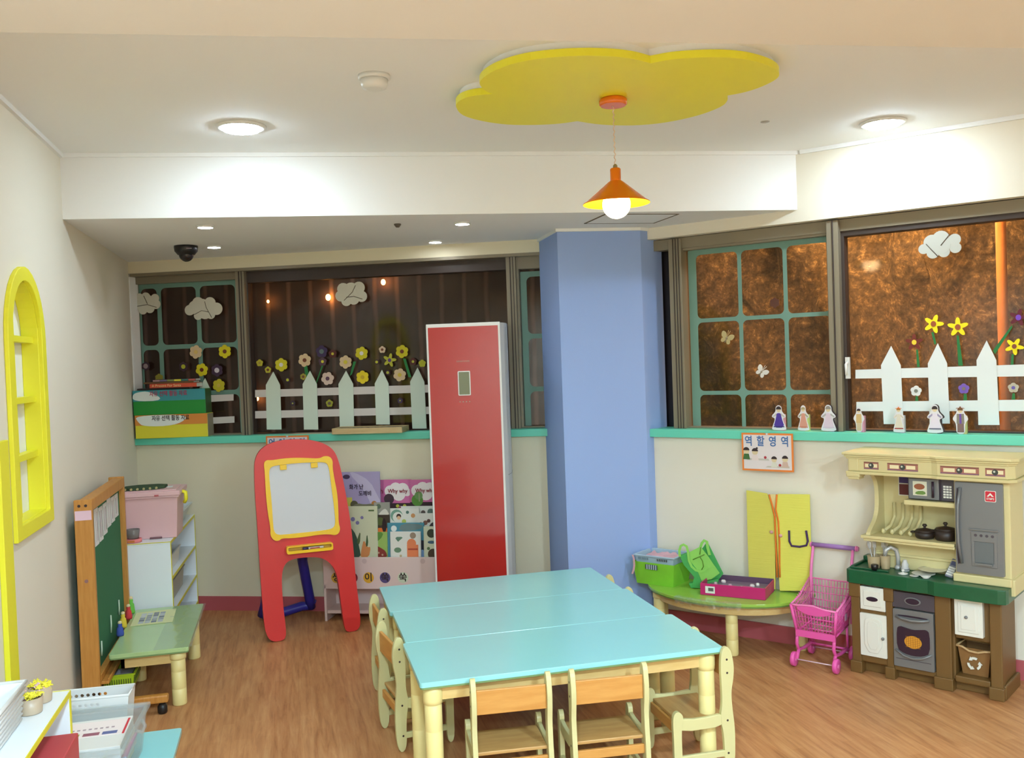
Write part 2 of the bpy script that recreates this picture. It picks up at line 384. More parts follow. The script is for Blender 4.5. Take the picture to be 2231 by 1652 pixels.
grid(RW, w4, q1+.012, q2-.004, LEDGE_Z+.005, 2.345, gu, [gz[1]-(gz[2]-gz[1]), gz[1], gz[2], gz[3]], .117, m_grid, .012, .03)

# ================================================================== OUTSIDE (night)
def siding_mat():
    m = bpy.data.materials.new('siding'); m.use_nodes = True; nt = m.node_tree; b = nt.nodes['Principled BSDF']; L = nt.links.new
    tc = nt.nodes.new('ShaderNodeTexCoord'); wv = nt.nodes.new('ShaderNodeTexWave'); wv.wave_type = 'BANDS'; wv.bands_direction = 'X'
    wv.inputs['Scale'].default_value = 1.75; wv.inputs['Distortion'].default_value = .8; wv.inputs['Detail'].default_value = 2
    L(tc.outputs['Object'], wv.inputs['Vector']); r = nt.nodes.new('ShaderNodeValToRGB')
    r.color_ramp.elements[0].position = .86; r.color_ramp.elements[0].color = col((74, 56, 48)); r.color_ramp.elements[1].position = 1; r.color_ramp.elements[1].color = col((150, 128, 118))
    L(wv.outputs['Fac'], r.inputs[0]); L(r.outputs[0], b.inputs['Base Color']); b.inputs['Roughness'].default_value = .8; return m
sd = M().box(-1.5, 3.42, 0, .06, -1, 4, siding_mat()).build('outside_siding', loc=BW.W(0, .95, 0), rz=BW.deg)
tag(sd, 'brown ribbed siding of the next building outside the back window', 'siding'); sd['kind'] = 'structure'
def hedge_mat():
    m = bpy.data.materials.new('outside_foliage'); m.use_nodes = True; nt = m.node_tree; b = nt.nodes['Principled BSDF']; L = nt.links.new
    tc = nt.nodes.new('ShaderNodeTexCoord'); n = nt.nodes.new('ShaderNodeTexNoise'); n.inputs['Scale'].default_value = 14; n.inputs['Detail'].default_value = 10; n.inputs['Roughness'].default_value = .85
    L(tc.outputs['Object'], n.inputs['Vector']); r = nt.nodes.new('ShaderNodeValToRGB')
    e = r.color_ramp.elements; e[0].position = .40; e[0].color = col((62, 56, 40)); e[1].position = .66; e[1].color = col((214, 188, 130)); e.new(.54).color = col((116, 100, 70))
    L(n.outputs['Fac'], r.inputs[0]); L(r.outputs[0], b.inputs['Base Color']); b.inputs['Roughness'].default_value = .9; return m
b = M(); nx, nz = 60, 34; vs = []; fs = []
for i in range(nx+1):
    for j in range(nz+1):
        vs.append((-1.0+6.5*i/nx, random.uniform(-.10, .10)+.10*sin(i*.7+j*.4), -1+5.2*j/nz))
fs = [(i*(nz+1)+j, (i+1)*(nz+1)+j, (i+1)*(nz+1)+j+1, i*(nz+1)+j+1) for i in range(nx) for j in range(nz)]
b.add(vs, fs, hedge_mat(), True); hd = b.build('outside_hedge', loc=RW.W(0, 2.3, 0), rz=RW.deg); hd['kind'] = 'stuff'
tag(hd, 'brown hedge in orange street light outside the right window', 'hedge')
pp = RW.P(2185, 700, 1.0)
pl_ = M().tube([(0, 0, -1), (0, 0, 4)], .03, mat('pole_rust', (226, 160, 96), .6), 12).build('outside_pole', loc=RW.W(pp[0], 1.0, 0))  # the orange lamplight is put into the pole's base colour
tag(pl_, 'orange lit vertical pole outside the right window', 'pole')
def lamp(name, loc, e, c, size=.1):
    l = bpy.data.lights.new(name, 'POINT'); l.energy = e; l.color = [x for x in c]; l.shadow_soft_size = size
    o = bpy.data.objects.new(name, l); COL.objects.link(o); o.location = loc; return o
u_, z_ = RW.P(1905, 500, 1.5)
lamp('street_light_glow', RW.W(u_-.1, 1.55, z_+.45), 22, (1, .56, .26), .12)
lamp('street_light_pole', RW.W(pp[0]-.6, .45, 2.6), 9, (1, .50, .18), .1)
lamp('alley_light', BW.W(1.2, .5, 3.1), 5, (1, .72, .5), .1)
# glowing balls added outside, standing in for lamp reflections in the back window
for k, (x, y, s_) in enumerate(((584, 657, .010), (715, 648, .02), (835, 615, .018), (560, 869, .014))):
    u_, z_ = BW.P(x, y, .90)
    o = M().ball((0, 0, 0), s_, .02, s_*1.3, emis('far_lamp', (255, 170, 80), 9 if k != 3 else 9), 10, 6).build('wall_lamp', loc=BW.W(u_, .90, z_))
    tag(o, ['small orange light beyond the fence window, leftmost high one', 'bright orange light outside left of the middle cloud', 'orange light outside at the top right of the middle cloud', 'small light outside low at the left edge of the picket fence'][k], 'lamp', 'lights outside the back window')

# ================================================================== CEILING THINGS
m_em = emis('downlight_glow', (218, 240, 255), DOWN_E); m_ems = emis('small_downlight_glow', (240, 248, 255), SMALL_E)
m_emr = emis('room_light_glow', (202, 233, 251), ROOM_E)
def downlight(x, y, z, r, em, label, group):
    t = thing('downlight', label, 'ceiling light', (x, y, z), 0, group)
    M().lathe([(r*1.0, -.012), (r*1.14, -.012), (r*1.18, -.004), (r*1.18, 0), (r*1.0, 0)], m_pw, 32, close=False).build('trim_ring', t)
    M().lathe([(.001, -.0102), (r*1.01, -.010), (r*1.01, -.002)] if em is not m_em else [(.001, -.030), (r*.5, -.028), (r*.85, -.021), (r*.97, -.012), (r*.97, -.002)], em, 32).build('diffuser', t)
    return t
downlight(-.152, 4.421, H1, .095, m_em, 'bright round white downlight on the main ceiling above the left side', 'round ceiling downlights')
downlight(2.95, 4.03, H1, .095, m_em, 'bright white downlight glaring next to the right wall, right of the yellow flower panel', 'round ceiling downlights')
for x, y, l in ((-.392, 5.284, 'small round spot light on the lowered ceiling, left one of the front pair'), (-.409, 6.154, 'small round spot light right of the black dome camera'), (1.014, 5.165, 'small round spot light nearest left of the hanging lamp bulb'), (.985, 5.958, 'small round spot light on the lowered ceiling above the red air conditioner')):
    downlight(x, y, H2, .040, m_ems, l, 'small recessed spot lights')
for x, y, l in ((.0, .6, 'front left'), (1.9, .4, 'front right'), (.1, -1.4, 'rear left'), (2.0, -1.4, 'rear right')):
    downlight(x, y, H2, .095, m_emr, '%s round downlight of the near ceiling, out of view overhead' % l, 'downlights of the near ceiling')

# flower shaped panel: outline in the plane of its lower face
ZF = 2.775
fc = [(97, 440), (108, 408), (150, 383), (225, 365), (323, 358), (275, 335), (243, 290), (285, 240), (380, 192), (520, 152), (700, 128), (900, 118), (1090, 124), (1220, 142), (1308, 166),
      (1440, 142), (1600, 130), (1760, 128), (1910, 142), (2045, 180), (2106, 222), (2095, 262), (2005, 310), (1900, 345), (1785, 368), (1786, 400), (1740, 440), (1600, 492), (1400, 535), (1200, 553), (1000, 548), (852, 527),
      (740, 542), (600, 550), (420, 548), (260, 526), (140, 490)]
SC = 780/2231
fp = [onz(960+x*SC, 80+y*SC, ZF) for x, y in fc]
cx_ = sum(p.x for p in fp)/len(fp); cy_ = sum(p.y for p in fp)/len(fp)
ft = thing('hanging_flower', 'large yellow flower shaped panel hanging just below the ceiling', 'ceiling panel', (cx_, cy_, ZF))
def sharp_smooth(pts, keep):
    out = []; n = len(pts)
    for i in range(n):
        p0, p1, p2, p3 = [Vector(pts[(i+k-1) % n]) for k in range(4)]
        if i in keep: p0 = p1
        if (i+1) % n in keep: p3 = p2
        for t in (0, .25, .5, .75):
            v = .5*((2*p1)+(p2-p0)*t+(2*p0-5*p1+4*p2-p3)*t*t+(3*p1-p0-3*p2+p3)*t**3); out.append((v.x, v.y))
    return out
fpl = sharp_smooth([(p.x-cx_, p.y-cy_) for p in fp], {4, 14, 24, 31})
M().slab(fpl, 0, .028, m_yel).build('flower_plate', ft, bevel=.002)
M().slab([(x*.97, y*.97) for x, y in fpl], .028, H1-ZF, m_ceil).build('backing', ft)
# pendant
lx, ly = 1.36, 3.60
m_or = mat('lamp_orange', (236, 120, 26), .25, spec=.6)
pt = thing('pendant_lamp', 'orange cone pendant lamp with lit round bulb hanging from the flower panel', 'lamp', (lx, ly, 0))
M().lathe([(.052, 0), (.058, .006), (.058, .022), (.050, .03)], m_or, 28, c=(0, 0, ZF-.03)).build('ceiling_rose', pt)
b = M()
for k in range(40):
    pass
pts1 = [(.0025*cos(k*1.1), .0025*sin(k*1.1), 2.50+(ZF-.03-2.50)*k/60) for k in range(61)]
M().tube(pts1, .0022, mat('cord_clear', (226, 196, 176), .4), 6).build('cord', pt)
b = M().lathe([(.004, 2.505), (.009, 2.50), (.010, 2.487)], mat('cord_grip', (150, 130, 90), .4, .4), 12); b.build('cord_grip', pt)
b = M(); b.lathe([(.018, 2.488), (.022, 2.484), (.022, 2.438), (.024, 2.434)], m_or, 24)
b.build('socket_cover', pt)
b = M(); b.lathe([(.024, 2.436), (.032, 2.430), (.125, 2.352), (.137, 2.345), (.139, 2.341)], m_or, 48, close=False)
b.lathe([(.138, 2.3405), (.124, 2.349), (.03, 2.427)], mat('shade_inside', (250, 214, 30), .5), 48, close=False); b.build('lamp_shade', pt)
M().ball((0, 0, 2.338), .058, .058, .058, emis('bulb_glow', (255, 226, 170), BULB_E), 28, 18).build('bulb', pt)
# smoke detector
p = onz(815, 165, H1)
t = thing('smoke_detector', 'round white smoke detector on the ceiling left of the flower panel', 'smoke detector', (p.x, p.y, H1))
M().lathe([(.062, 0), (.062, -.012), (.056, -.016)], m_pw, 28).build('base', t)
M().lathe([(.052, -.014), (.052, -.034), (.046, -.048), (.03, -.052)], m_pw, 28).build('sensor_head', t)
# dome camera
p = onz(405, 536, H2)
t = thing('dome_camera', 'black dome security camera hanging from the lowered ceiling at left', 'security camera', (p.x, p.y, H2))
M().lathe([(.072, 0), (.073, -.01), (.070, -.034), (.052, -.056), (.045, -.058)], m_black, 28).build('housing', t)
M().ball((0, 0, -.055), .045, .045, .045, mat('smoked_dome', (40, 32, 34), .08), 24, 14).build('dome', t)
M().box(.008, .04, -.0715, -.068, -.026, -.021, mat('grey_print', (150, 140, 150), .5)).build('printed_name', t)
# sprinkler / small ceiling dots
for (x, y, z, l) in ((866, 488, H2, 'tiny dark sprinkler head on the lowered ceiling'), (1667, 265, H1, 'tiny grey sprinkler disc on the ceiling right of the flower panel')):
    p = onz(x, y, z); o = M().lathe([(.022, 0), (.022, -.003), (.010, -.006)] if z > 2.6 else [(.02, 0), (.02, -.006), (.009, -.02)], mat('sprinkler', (90, 80, 70), .4) if z < 2.6 else mat('sprinkler_disc', (170, 164, 154), .4), 16).build('sprinkler', loc=(p.x, p.y, z)); tag(o, l, 'sprinkler')
# access hatch
hp = [onz(x, y, H2) for x, y in ((1272, 487), (1318, 466), (1480, 466), (1425, 486))]
m_slot = mat('hatch_gap', (110, 96, 74), .8); c = sum(hp, Vector())/4
b = M(); b.slab([((p-c).x, (p-c).y) for p in hp], -.003, 0, m_slot, holes=[[((p-c).x*.955, (p-c).y*.955) for p in hp]])
h_ = thing('ceiling_hatch', 'square access panel in the lowered ceiling behind the hanging bulb', 'ceiling panel', (c.x, c.y, H2))
b.build('hatch_frame', h_); M().slab([((p-c).x*.95, (p-c).y*.95) for p in hp], -.002, 0, m_ceil).build('hatch_plate', h_)

# ================================================================== WINDOW STICKERS
GD = .115   # depth of the stickers inside the glass, sash pane at .118+
def sticker(fr, d, cx, cy, name, label, cat, group=None):
    u, z = fr.P(cx, cy, d); p = fr.W(u, d, z)
    t = thing(name, label, cat, p, fr.deg, group); return t, u, z
def loc_poly(fr, d, pts, u, z):
    return [(a-u, b-z) for a, b in (fr.P(x, y, d) for x, y in pts)]
m_cl = mat('cloud_foam', (208, 204, 186), .8); m_clb = mat('cloud_foam_grey', (180, 178, 166), .8)  # second foam is darkened to offset the downlight on the right cloud
def cloud(fr, d, cx, cy, lobes, lines, label, m=m_cl):
    t, u, z = sticker(fr, d, cx, cy, 'cloud_sticker', label, 'cloud decoration', 'cloud stickers on the windows')
    b = M(); k = 0
    for (x, y, r) in lobes:
        a, zz = fr.P(x, y, d); e = fr.P(x+r, y, d)[0]-a
        b.prism(circ(a-u, zz-z, e, 18, e*.98), -.004-.0002*k, 0, m); k += 1
    b.build('cloud_body', t)
    for ln in lines:
        q = [(a-u, -.006, b_-z) for a, b_ in (fr.P(x, y, d) for x, y in ln)]
        M().tube(q, .0022, mat('cloud_crease', (96, 84, 70), .8), 5).build('cloud_crease', t)
cloud(BW, .085, 765, 641, [(765, 632, 16), (782, 627, 13), (788, 646, 12), (771, 652, 12), (755, 656, 11), (743, 645, 12), (748, 630, 13), (763, 643, 18)], [[(775, 622), (768, 637), (750, 655)], [(755, 648), (772, 646), (790, 652)]], 'white foam cloud sticker high on the wide back window')
cloud(BW, .085, 443, 671, [(432, 661, 13), (458, 660, 12), (472, 673, 13), (414, 676, 11), (432, 688, 9), (447, 680, 15), (460, 686, 9), (425, 670, 14), (441, 668, 16)], [[(447, 657), (450, 670), (462, 692)], [(424, 686), (440, 677), (455, 680)]], 'white foam cloud sticker in the narrow left window beside the box stack, fully visible')
cloud(BW, .085, 320, 660, [(304, 650, 10), (318, 648, 10), (338, 650, 9), (340, 663, 10), (327, 672, 10), (312, 676, 9), (302, 666, 9), (320, 660, 17)], [[(314, 645), (322, 662)], [(298, 668), (322, 664), (342, 670)]], 'white foam cloud sticker cut by the left jamb of the back window')
cloud(RW, .085, 2047, 535, [(2030, 528, 18), (2050, 520, 19), (2080, 522, 14), (2082, 540, 13), (2057, 549, 13), (2033, 551, 14), (2013, 543, 12), (2052, 535, 20)], [[(2018, 532), (2045, 560)], [(2070, 510), (2050, 535)]], 'white foam cloud sticker on the large right window', m_clb)
# paper picket fences
m_pk = mat('fence_picket_paper', (204, 216, 200), .7); m_rl = mat('fence_rail_paper', (206, 198, 192), .7); m_pkw = mat('fence_picket_white', (226, 232, 232), .7)
def fence(fr, d, cx, cy, pickets, rails, label, mp, mr):
    t, u, z = sticker(fr, d, cx, cy, 'picket_fence', label, 'paper fence', 'paper picket fences on the windows')
    for r_ in rails:
        M().prism(loc_poly(fr, d, r_, u, z), -.002, 0, mr).build('rail', t)
    for (x0, x1, xb0, xb1, yt, ys, yb) in pickets:
        M().prism(loc_poly(fr, d, [(xb0, yb), (xb1, yb), (x1, ys), ((x0+x1)/2+.5, yt), (x0, ys)], u, z), -.007, -.0025, mp).build('picket', t)
fence(BW, .085, 745, 880, [(580, 611, 582, 614, 810, 839, 936), (660, 691, 663, 694, 808, 837, 936), (738, 770, 741, 772, 808, 837, 931), (817, 847, 820, 850, 806, 836, 925), (894, 925, 899, 930, 801, 832, 934)],
      [[(556, 866), (945, 855), (945, 838), (556, 850)], [(556, 912), (945, 902), (945, 886), (556, 896)]], 'white paper picket fence taped to the wide back window', m_pk, m_rl)
fence(BW, .095, 470, 880, [(435, 459, 436, 461, 824, 848, 943)], [[(440, 877), (509, 873), (509, 859), (440, 862)], [(440, 925), (511, 921), (511, 907), (440, 911)]], 'short white paper fence in the narrow left window beside the stacked boxes', m_pk, m_rl)
fence(RW, .085, 2060, 850, [(1920, 1963, 1926, 1969, 754, 796, 924), (2022, 2064, 2026, 2070, 748, 792, 923), (2128, 2171, 2132, 2178, 742, 785, 926)],
      [[(1864, 825), (2240, 820), (2240, 794), (1864, 806)], [(1866, 896), (2240, 896), (2240, 871), (1866, 876)]], 'bright white paper picket fence taped to the large right window', m_pkw, m_pkw)
# flowers
PET = {}
def fmat(c): return mat('felt_%d_%d_%d' % c, c, .85)
Y_, CR, WH, BR, PU, GR, DK, RD, GY = (206, 194, 40), (212, 186, 146), (220, 214, 206), (112, 62, 40), (92, 62, 120), (60, 86, 60), (62, 40, 52), (130, 44, 50), (188, 178, 160)
m_stem = mat('stem_green', (36, 120, 60), .7)
def flower(fr, cx, cy, r, c1, c2, label, kind='round', n=6, rc=.3, stem=None, a0=0, d=.09, cm=None):
    t, u, z = sticker(fr, d, cx, cy, 'flower_sticker', label, 'flower decoration', 'flower stickers on the windows')
    ru = abs(fr.P(cx+r, cy, d)[0]-u)
    pts = []; N = n*8
    for i in range(N):
        a = 2*pi*i/N+R(a0); ph = cos(n*(a-R(a0)))
        k = (.80+.20*(abs(cos(n*(a-R(a0))/2)))**.8) if kind == 'round' else (.42+.58*abs(cos(n*(a-R(a0))/2))**2.2)
        pts.append((ru*k*sin(a), ru*k*cos(a)))
    M().prism(pts, -.003, 0, fmat(c1)).build('petals', t)
    if c2: M().prism(circ(0, 0, ru*rc, 14, ru*rc*(1.15 if kind != 'round' else 1)), -.0055, -.003, cm or fmat(c2)).build('flower_centre', t)
    if stem:
        q = loc_poly(fr, d, stem, u, z); M().prism(q, -.001, .001, m_stem).build('stem', t)
    return t
bw = lambda *a, **k: flower(BW, *a, **k)
YB = (214, 200, 30)
bw(427, 767, 14, CR, (216, 186, 110), 'cream paper flower with a yellowish centre in the narrow left window', a0=10)
bw(490, 766, 14, YB, BR, 'yellow paper flower with a brown centre, highest in the narrow left window')
bw(440, 806, 13.5, YB, (110, 48, 30), 'yellow paper flower with a dark red centre above the box stack', a0=15)
bw(477, 840, 13.5, (190, 180, 40), (200, 178, 70), 'plain yellow paper flower just above the short paper fence rail', a0=8)
bw(347, 824, 9, (150, 140, 50), None, 'dim yellow paper flower half hidden behind the books on the box stack')
bw(318, 798, 9, DK, (150, 130, 130), 'dark flower with a pale grey centre at the far left of the narrow window', rc=.55)
bw(400, 799, 10, DK, (180, 176, 50), 'dark purple flower with a yellow centre left of the red centred yellow flower', rc=.45)
bw(473, 807, 13, (64, 44, 66), (206, 196, 206), 'dark purple flower with a white centre between the yellow flowers of the narrow window', rc=.4)
bw(566, 791, 7.5, (180, 170, 50), (160, 140, 60), 'small yellow flower beside the mullion, topmost of the two small ones', n=5)
bw(584, 806, 7, (190, 180, 56), BR, 'small yellow flower with a brown centre above the first picket', n=5, rc=.4)
bw(613, 795, 14, Y_, WH, 'yellow flower with a white centre right above the first picket')
bw(664, 785, 14, CR, BR, 'cream flower with a brown centre above the gap before the second picket', a0=12, stem=[(662, 797), (669, 797), (672, 812), (667, 830)])
bw(661, 821, 7, (160, 150, 60), (110, 70, 50), 'small dull yellow flower beside the second picket tip', n=6, rc=.4)
bw(627, 828, 6, DK, (190, 190, 60), 'tiny dark flower with a yellow centre low between the first two pickets', rc=.5)
bw(701, 766, 13, (66, 52, 84), (100, 116, 116), 'faint purple flower with a grey green centre above the second picket', rc=.38, n=5)
bw(725, 771, 9, (90, 46, 40), (206, 190, 70), 'faint dark red flower with a small yellow centre above the cream flowers', rc=.32, n=5)
bw(703, 788, 9, (84, 62, 74), (200, 196, 60), 'faint dark flower with a yellow centre below the purple one', rc=.34, n=5, stem=[(701, 797), (704, 797), (690, 835), (688, 835)])
bw(714, 825, 14, (210, 186, 170), (90, 60, 80), 'pinkish cream flower with a purple centre between the second and third pickets', a0=20)
bw(753, 789, 14, CR, (206, 190, 60), 'cream flower with a yellow centre above the third picket', a0=5, stem=[(770, 788), (776, 788), (767, 815), (762, 820)])
bw(788, 770, 14, Y_, WH, 'yellow flower with a white centre high between the third and fourth pickets', a0=10)
bw(790, 822, 14, (224, 200, 40), (200, 170, 50), 'golden yellow flower low between the third and fourth pickets')
bw(833, 762, 7.5, (214, 190, 160), BR, 'small cream flower with a dark centre above the fourth picket', n=5, rc=.38)
bw(849, 785, 15, (180, 178, 60), PU, 'yellow star shaped flower with a purple centre beside the fourth picket', kind='star', n=5, rc=.24, a0=15)
bw(821, 789, 5.5, DK, (186, 186, 60), 'tiny flower with a yellow centre left of the star shaped flower', rc=.55)
bw(876, 766, 14, Y_, BR, 'yellow flower with a brown centre, topmost at the right end of the back fence', a0=8, stem=[(878, 781), (884, 782), (896, 822), (890, 822)])
bw(871, 817, 14, CR, (206, 180, 70), 'cream flower with a yellow centre low beside the last picket', a0=14)
bw(845, 812, 6, DK, (180, 180, 70), 'tiny dark flower with a yellow centre just right of the fourth picket', rc=.5)
bw(900, 788, 8, (86, 46, 44), (186, 180, 70), 'faint dark red flower with a yellow centre above the last picket', rc=.35, n=5)
bw(920, 792, 8, (180, 180, 50), None, 'small yellow flower beside the air conditioner', n=5)
bw(718, 879, 8, (150, 150, 50), (100, 84, 70), 'small yellow flower between the fence rails, second gap', n=5, rc=.4)
bw(638, 879, 6, (62, 50, 62), (160, 160, 80), 'tiny purple flower between the fence rails, first gap', rc=.3, n=5)
bw(872, 873, 6, (70, 54, 84), (160, 160, 80), 'tiny purple flower between the fence rails, fourth gap', rc=.3, n=5)
rw = lambda *a, **k: flower(RW, *a, **k)
YR = (246, 228, 34)
rw(2034, 706, 23, YR, (160, 84, 50), 'yellow star flower with a brown centre behind the second picket of the right window', kind='star', n=5, rc=.26, a0=20, stem=[(2029, 724), (2034, 724), (2040, 748), (2036, 752)])
rw(2087, 713, 24, YR, (160, 84, 50), 'yellow star flower on a tall green stem between pickets of the right window', kind='star', n=5, rc=.26, stem=[(2084, 731), (2089, 731), (2098, 797), (2088, 797)])
rw(2210, 755, 22, YR, (140, 80, 60), 'yellow star flower at the right edge of the photo', kind='star', n=5, rc=.24, a0=30, stem=[(2204, 772), (2209, 772), (2208, 797), (2202, 797)])
rw(1992, 746, 20, (116, 50, 40), (236, 206, 60), 'dark red star flower with a yellow centre on the right window', kind='star', n=5, rc=.26, stem=[(1996, 762), (2000, 762), (2004, 800), (1998, 800)])
rw(2219, 692, 22, (104, 42, 54), (130, 80, 200), 'dark red star flower with a violet centre at the right edge', kind='star', n=5, rc=.28, a0=14, stem=[(2204, 709), (2206, 713), (2168, 772), (2163, 764)])
rw(1996, 852, 12.5, (226, 226, 224), (130, 130, 120), 'white five petal flower between the rails of the right fence', n=5, rc=.34, a0=5, stem=[(1995, 863), (2000, 863), (2001, 875), (1994, 875)])
rw(2100, 847, 12.5, (120, 92, 184), (130, 116, 110), 'violet five petal flower between the rails of the right fence', n=5, rc=.32, stem=[(2100, 858), (2106, 858), (2107, 873), (2099, 873)])
rw(2208, 845, 12.5, (186, 180, 160), (110, 96, 170), 'grey white flower with a violet centre at the right edge between the rails', n=5, rc=.34, stem=[(2206, 857), (2211, 857), (2212, 871), (2204, 871)])
rw(1688, 660, 11, (92, 56, 42), None, 'dim dark red leaf shaped flower in the upper middle square of the green sash', n=6, d=.1)
# butterflies
def butterfly(cx, cy, s, c, a, label):
    t, u, z = sticker(RW, .1, cx, cy, 'butterfly_sticker', label, 'butterfly decoration', 'butterfly stickers on the green sash')
    k = abs(RW.P(cx+s, cy, .1)[0]-u); A = R(a)
    def rt(p): return (k*(p[0]*cos(A)-p[1]*sin(A)), k*(p[0]*sin(A)+p[1]*cos(A)))
    m = fmat(c)
    for sg in (-1, 1):
        M().prism([rt(p) for p in smoothpoly([(0, .1), (sg*.3, .8), (sg*1.0, .9), (sg*.9, .1), (sg*.4, -.05)], 2)], -.003, 0, m).build('wing', t)
        M().prism([rt(p) for p in smoothpoly([(0, .0), (sg*.6, .05), (sg*.75, -.6), (sg*.25, -.7)], 2)], -.003, 0, m).build('wing', t)
        M().tube([(rt((0, .2))[0], -.004, rt((0, .2))[1]), (rt((sg*.15, 1.2))[0], -.004, rt((sg*.15, 1.2))[1])], .0015, m, 5).build('antenna', t)
    q = rt((0, .35)), rt((0, -.6)); M().tube([(q[0][0], -.004, q[0][1]), (q[1][0], -.004, q[1][1])], .003, fmat((150, 140, 120)), 6).build('body', t)
butterfly(1583, 738, 15, (186, 170, 120), -25, 'tan butterfly sticker in the left middle square of the green sash')
butterfly(1659, 811, 14, (222, 218, 210), -40, 'white butterfly sticker in the middle square of the green sash')

# ================================================================== BACK LEDGE THINGS
def printed(t, parent, polys, m, y=-.0008, name='print'):
    b = M()
    for p in polys: b.prism(p, y, 0, m)
    return b.build(name, parent)
# two game boxes
bx = Fr(-1.045, 6.935, -15)
def gamebox(z0, h, label, cm, ct, side, white, words, sx0, orange):
    t = thing('game_box', label, 'box', bx.W(sx0, 0, z0), bx.deg, 'flat game boxes stacked on the back ledge')
    M().box(0, .515, 0, .125, 0, h, cm).build('box_body', t, bevel=.003)
    b = M().box(0, .515, -.001, 0, h*.56, h, ct); b.build('printed_band', t)
    M().prism(white, -.002, -.001, m_paper).build('white_cloud_print', t)
    M().box(.515, .516, .004, .121, .003, h-.003, side).build('side_print', t)
    text(words, .041, m_dark if orange else mat('print_red', (170, 60, 90), .6), t, (.255, -.003, h*.84), name='title_lettering', sx=.8, bold=.0006)
    return t
hb = .165
gamebox(LEDGE_Z, hb, 'yellow and orange game box at the bottom of the stack on the back ledge', mat('box_yellow', (222, 212, 54), .45), mat('box_orange', (216, 138, 58), .45), mat('box_side_grey', (146, 140, 118), .6),
        smoothpoly([(.0, hb-.002), (.33, hb-.002), (.38, hb-.03), (.28, .085), (.06, .085), (.02, .12)], 2), '자유 선택 활동 자료', .0, True)
gamebox(LEDGE_Z+hb, hb+.01, 'green and blue game box lying on top of the yellow box', mat('box_green', (34, 142, 54), .45), mat('box_blue', (58, 146, 154), .45), mat('box_side_green', (52, 92, 52), .6),
        smoothpoly([(0, .10), (.23, .10), (.12, .17), (.04, .165), (0, .15)], 2), '자유 선택 활동 자료', -.008, False)
zt = LEDGE_Z+2*hb+.012
def flatbook(x, y, w_, d_, z, h, rz, cm, label, word=None, bands=None, parent=None):
    p = bx.W(x, y, z); t = thing('picture_book', label, 'book', p, bx.deg+rz, 'books lying on the stacked game boxes')
    M().box(.003, w_-.003, .003, d_, .0015, h-.0015, m_paper).build('pages', t)
    b = M(); b.box(0, w_, 0, d_, 0, .0018, cm); b.box(0, w_, 0, d_, h-.0018, h, cm); b.box(0, w_, 0, .002, 0, h, cm)
    if bands:
        n = len(bands)
        for i, c in enumerate(bands): b.box(w_*i/n, w_*(i+1)/n-.002, -.0008, 0, .002, h-.002, c)
    b.build('cover', t)
    if word: text(word, h*.85, mat('gold_letter', (240, 210, 150), .5), t, (w_*.36, -.001, h*.5), name='spine_lettering', sx=1.0)
    return t
flatbook(.02, .01, .36, .105, zt, .012, 6, mat('cover_black', (46, 34, 34), .4), 'thin dark book lying at the bottom of the small pile on the game boxes')
flatbook(.115, -.0, .335, .115, zt+.0125, .030, 0, mat('cover_orange_red', (206, 82, 54), .4), 'orange red picture book with gold letters on its spine, on the game boxes', 'A Present For Santa')
flatbook(.07, .01, .36, .11, zt+.043, .012, -2, mat('cover_brown', (120, 84, 50), .4), 'brown thin book lying on the orange red picture book')
flatbook(.14, .0, .30, .115, zt+.0555, .016, 2, mat('cover_dkpurple', (64, 40, 50), .4), 'topmost thin book with a multicoloured striped spine on the game boxes', None,
         [fmat((170, 130, 130)), fmat((110, 100, 130)), fmat((130, 140, 80)), fmat((220, 214, 70)), fmat((70, 120, 110)), fmat((190, 100, 90))])
# wooden puzzle tray and paper sheet
m_tray = wood('tray_wood', (206, 184, 136), (186, 160, 112), stretch=(14, 2, 2))
q0 = BW.P(728, 943, -.06)[0]; q1_ = BW.P(880, 941, -.06)[0]
t = thing('wooden_tray', 'light wooden shallow tray lying on the back ledge beside the air conditioner', 'tray', BW.W(q0, -.105, LEDGE_Z), BW.deg)
b = M(); W_ = q1_-q0
b.box(0, W_, 0, .18, 0, .008, m_tray); b.box(0, W_, 0, .012, .008, .040, m_tray); b.box(0, W_, .168, .18, .008, .040, m_tray); b.box(0, .012, .012, .168, .008, .040, m_tray); b.box(W_-.012, W_, .012, .168, .008, .040, m_tray)
b.build('tray_frame', t, bevel=.002)
b = M(); random.seed(3)
for i in range(24):
    for j in range(5): b.box(.015+i*(W_-.03)/24+.001, .015+(i+1)*(W_-.03)/24-.001, .016+j*.030, .016+j*.030+.027, .009, .034, fmat(random.choice([(96, 84, 66), (130, 116, 92), (160, 146, 112), (84, 90, 76)])))
o = b.build('puzzle_blocks', t); o['kind'] = 'stuff'
u0 = BW.P(623, 944, 0)[0]
o = M().slab([(0, 0), (.34, 0), (.36, .10), (.06, .12)], 0, .003, mat('foam_sheet', (176, 170, 140), .7)).build('foam_sheet', loc=BW.W(u0, -.02, LEDGE_Z), rz=BW.deg); tag(o, 'grey cream foam sheet lying on the back ledge left of the wooden tray', 'sheet')
